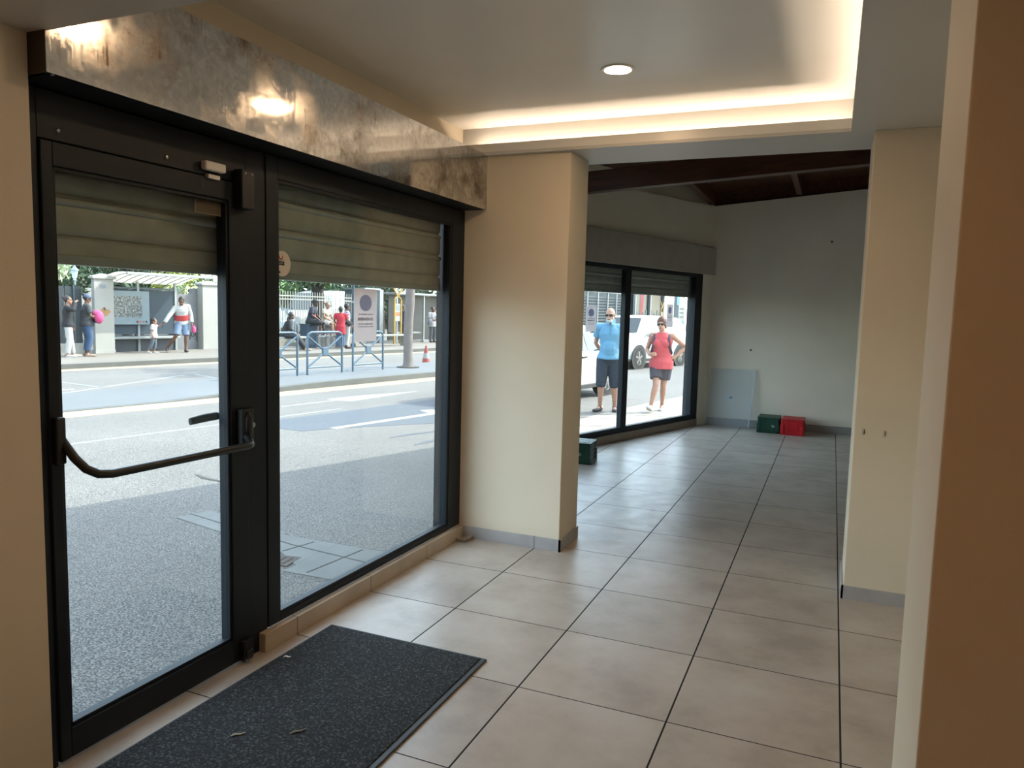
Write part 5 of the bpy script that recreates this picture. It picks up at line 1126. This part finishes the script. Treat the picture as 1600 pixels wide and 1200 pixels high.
# ================================================================== cars
ALBEDO[0] = 0.45
CARW = mat('white car paint', (226,228,228), .25, var=.01, coat=.6)
CARB = mat('silver blue car paint', (136,162,184), .3, .3, var=.02, coat=.5)
TYRE = mat('tyre rubber', (36,36,38), .85, var=.1); RIMM = mat('alloy rim', (176,178,180), .3, .7); CGL = mat('car window glass', (112,140,146), .08, var=.1, spec=.8); CGD = mat('dark car glass', (44,54,60), .08, spec=.8)
TRIM = mat('black car trim', (34,36,38), .6); LAMP = mat('head lamp', (206,212,216), .12)
def car(label, loc, rz, L, W, H, paint, glass, group=None, name='car', seg='suv', cat='car'):
    """local +Y is the front; origin at the ground under the middle of the car"""
    t = thing(name, label, cat, loc, rz, group); h2 = L/2; w = W/2; k = H/1.6
    # stations: y, half width, bottom z, belt z, top z, top half width
    if seg == 'suv':
        st = [(-h2,.80,.38,.74,.80,.70),(-h2+.06,.92,.30,.92,1.02,.74),(-h2+.20,.97,.24,.98,1.42,.70),(-h2+.55,1,.22,.98,1.56,.72),(-.6,1,.22,.97,1.60,.73),(.1,1,.22,.96,1.60,.73),(.62,1,.22,.95,1.53,.71),(1.16,1,.22,.98,1.06,.80),(1.6,.98,.23,.95,1.01,.80),(h2-.20,.94,.26,.86,.94,.74),(h2-.05,.86,.30,.70,.78,.66),(h2,.78,.36,.60,.66,.60)]
    else:
        st = [(-h2,.80,.38,1.5,1.6,.78),(-h2+.1,.96,.26,1.5,2.0,.86),(-.4,1,.24,1.4,2.08,.88),(.6,1,.24,1.3,2.05,.87),(1.1,1,.24,1.2,1.95,.84),(1.75,.98,.24,1.12,1.22,.86),(h2-.12,.92,.28,.86,.96,.8),(h2,.84,.36,.6,.7,.7)]
    st = [(y, a*w, zb*k, zl*k, zt*k, tw*w) for y, a, zb, zl, zt, tw in st]
    def sec(q):
        y, a, zb, zl, zt, tw = q; zm = (zb+zl)*.5
        pts = [(a*.86,zb),(a*.97,zb+.07),(a,zm),(a*.985,zl-.04),(a*.95,zl),(tw+(a*.95-tw)*.12,zl+(zt-zl)*.82),(tw*.93,zl+(zt-zl)*.97),(tw*.55,zt),(0,zt+.004)]
        return [(x,y,z) for x,z in pts]+[(-x,y,z) for x,z in reversed(pts[:-1])]
    b = MB(); b.rings([sec(q) for q in st]); b.build('bodywork', paint, t, smooth=True, angle=35)
    def up(q, f, off=.006):
        y, a, zb, zl, zt, tw = q; x0, z0 = a*.95, zl; x1, z1 = tw+(a*.95-tw)*.12, zl+(zt-zl)*.82
        return (x0+(x1-x0)*f+off, y, z0+(z1-z0)*f)
    def interp(y):
        for q, r in zip(st, st[1:]):
            if q[0] <= y <= r[0]:
                f = (y-q[0])/(r[0]-q[0]); return tuple(u+(v-u)*f for u, v in zip(q, r))
    spans = [(-h2+.50,-.62),(-.55,.28),(.34,.98)] if seg == 'suv' else [(.35,1.2)]
    for sx in (-1, 1):
        for i, (y0, y1) in enumerate(spans):
            n_ = 4; lo = [up(interp(y0+(y1-y0)*u/n_), .10) for u in range(n_+1)]; hi = []
            for u in range(n_+1):
                y = y0+(y1-y0)*u/n_; yy = y-(.0 if i < 2 else .30*(u/n_)) if i == 2 else y+(.16*(1-u/n_) if i == 0 else 0)
                hi.append(up(interp(yy), .92))
            poly = [(sx*x, y, z) for x, y, z in lo]+[(sx*x, y, z) for x, y, z in reversed(hi)]
            b = MB(); b.v = poly; n2 = n_+1
            b.f = [(u, u+1, 2*n2-2-u, 2*n2-1-u) for u in range(n_)]
            b.build('side_window', glass, t)
    # windscreen and rear window
    ia = 6 if seg == 'suv' else 4
    q, r = st[ia], st[ia+1]
    b = MB(); b.rings([[(x*.86, q[0]+.03, q[4]-.05+.02) for x in (-q[5],0,q[5])],[(x*.97, r[0]-.03, r[4]+.025) for x in (-r[5],0,r[5])]], cap=False); 
    b.v = [(-q[5]*.86,q[0]+.035,q[4]-.01),(q[5]*.86,q[0]+.035,q[4]-.01),(r[5]*.98,r[0]+.0,r[4]+.03),(-r[5]*.98,r[0]+.0,r[4]+.03)]; b.f = [(0,1,2,3)]; b.build('windscreen', CGD, t)
    q, r = st[2], st[1]
    b = MB(); b.v = [(-q[5]*.85,q[0]-.03,q[4]-.08),(q[5]*.85,q[0]-.03,q[4]-.08),(r[5]*.95,r[0]-.02,r[4]+.04),(-r[5]*.95,r[0]-.02,r[4]+.04)]; b.f = [(0,3,2,1)]; b.build('rear_window', glass, t)
    # front: grille, lamps, bumper, plate
    b = MB(); b.box((-w*.48,h2-.03,.50*k),(w*.48,h2+.012,.60*k)); b.box((-w*.6,h2-.02,.34*k),(w*.6,h2+.015,.42*k)); b.build('grille', TRIM, t)
    b = MB(); b.ell((0,h2+.014,.58*k), .06, .012, .05, 10, 6); b.build('badge_mount', STEEL, t, smooth=True)
    for sx in (-1,1): MB().ell((sx*w*.66,h2-.10,.66*k), .16, .10, .075, 12, 8).build('head_lamp', LAMP, t, smooth=True)
    for sx in (-1,1): MB().ell((sx*w*.78,-h2+.06,.86*k), .09, .05, .14, 10, 8).build('tail_lamp', mat('tail lamp', (172,44,44), .3), t, smooth=True)
    for sx in (-1,1):
        b = MB(); b.ell((sx*(w+.09),.92,1.03*k), .10, .055, .075, 12, 8); b.bar((sx*w*.93,.90,.97*k),(sx*(w+.05),.92,1.0*k),.04,.03); b.build('door_mirror', TRIM if sx > 0 else paint, t, smooth=True)
        b = MB()
        for y in (.12,-.72): b.box((sx*w*.985,y-.09,.86*k),(sx*(w*1.0+.02),y+.09,.89*k))
        b.build('door_handle', TRIM, t)
        b = MB(); b.box((sx*w*.9,-L*.30,.22*k),(sx*w*1.005,L*.27,.31*k)); b.build('sill_trim', TRIM, t, bevel=.01)
    wr = .33*k if seg == 'suv' else .35
    for y in (h2-.84, -h2+.78):
        for sx in (-1,1):
            b = MB(); b.lathe([(wr+.0,-.012),(wr+.065,-.012),(wr+.075,.008),(wr+.0,.008)], (sx*w*.995,y,wr), (sx,0,0), 28); b.build('wheel_arch', TRIM, t)
            wh = MB(); wh.lathe([(wr*.6,-.19),(wr*.96,-.19),(wr,-.15),(wr,-.03),(wr*.95,.012),(wr*.66,.018),(wr*.62,.0)], (sx*w*.99,y,wr), (sx,0,0), 28); wh = wh.build('wheel', TYRE, t, smooth=True)
            b = MB(); b.lathe([(wr*.64,.006),(wr*.60,.016),(wr*.56,.004),(wr*.56,-.06),(.0,-.06)], (sx*w*.99,y,wr), (sx,0,0), 28); b.build('rim', mat('rim shade', (92,94,98), .4, .6), wh, smooth=True)
            b = MB(); c = Vector((sx*(w*.99+.006),y,wr))
            for i in range(5):
                a = i*2*PI/5+.3; d = Vector((0,math.cos(a),math.sin(a))); b.bar(c+d*.03, c+d*wr*.60, .055, .02, (1,0,0))
            b.lathe([(.055,-.01),(.05,.018),(.0,.02)], c, (sx,0,0), 12); b.build('spoke', RIMM, wh)
    return t
# white SUV facing the viewer: its front left wheel stands at (-3.70, 18.62)
a = math.radians(17); hd_ = Vector((-math.sin(a), -math.cos(a), 0)); lf_ = Vector((math.cos(a), -math.sin(a), 0))   # heading, its left (shop side)
L_, W_, H_ = 4.25, 1.80, 1.64
c_ = Vector((-3.70,18.62,ZR)) - hd_*(L_/2-.84) - lf_*(W_/2)
car('white car parked facing the shop end of the street behind the couple', c_, math.atan2(-hd_.x, hd_.y), L_, W_, H_, CARW, CGL)
# white hatchback passing close to the kerb: its front right wheel at (-2.49, 10.87), pointing away
a = math.radians(11); hd_ = Vector((math.sin(a), math.cos(a), 0)); rt_ = Vector((math.cos(a), -math.sin(a), 0))
L_, W_, H_ = 3.9, 1.70, 1.50
c_ = Vector((-2.49,10.87,ZR)) - hd_*(L_/2-.84) - rt_*(W_/2)
car('white car close to the window, mostly hidden by the cream pillar', c_, math.atan2(-hd_.x, hd_.y), L_, W_, H_, CARW, CGD)
# cars and vans parked in the yard behind the railings
car('silver blue car parked behind the railings at the left', S(16.5,23.5,ZF-.012), RZS+PI, 4.1, 1.75, 1.52, CARB, CGL)
car('white van parked behind the silver blue car', S(17.4,26.2,ZF-.012), RZS, 4.8, 1.9, 1.8, CARW, CGD, None, 'van', 'van', 'van')
car('white van parked behind the railings at the right', S(22.4,25.2,ZF-.012), RZS+PI, 4.8, 1.9, 1.8, CARW, CGL, None, 'van', 'van', 'van')
bpy.context.view_layer.update()
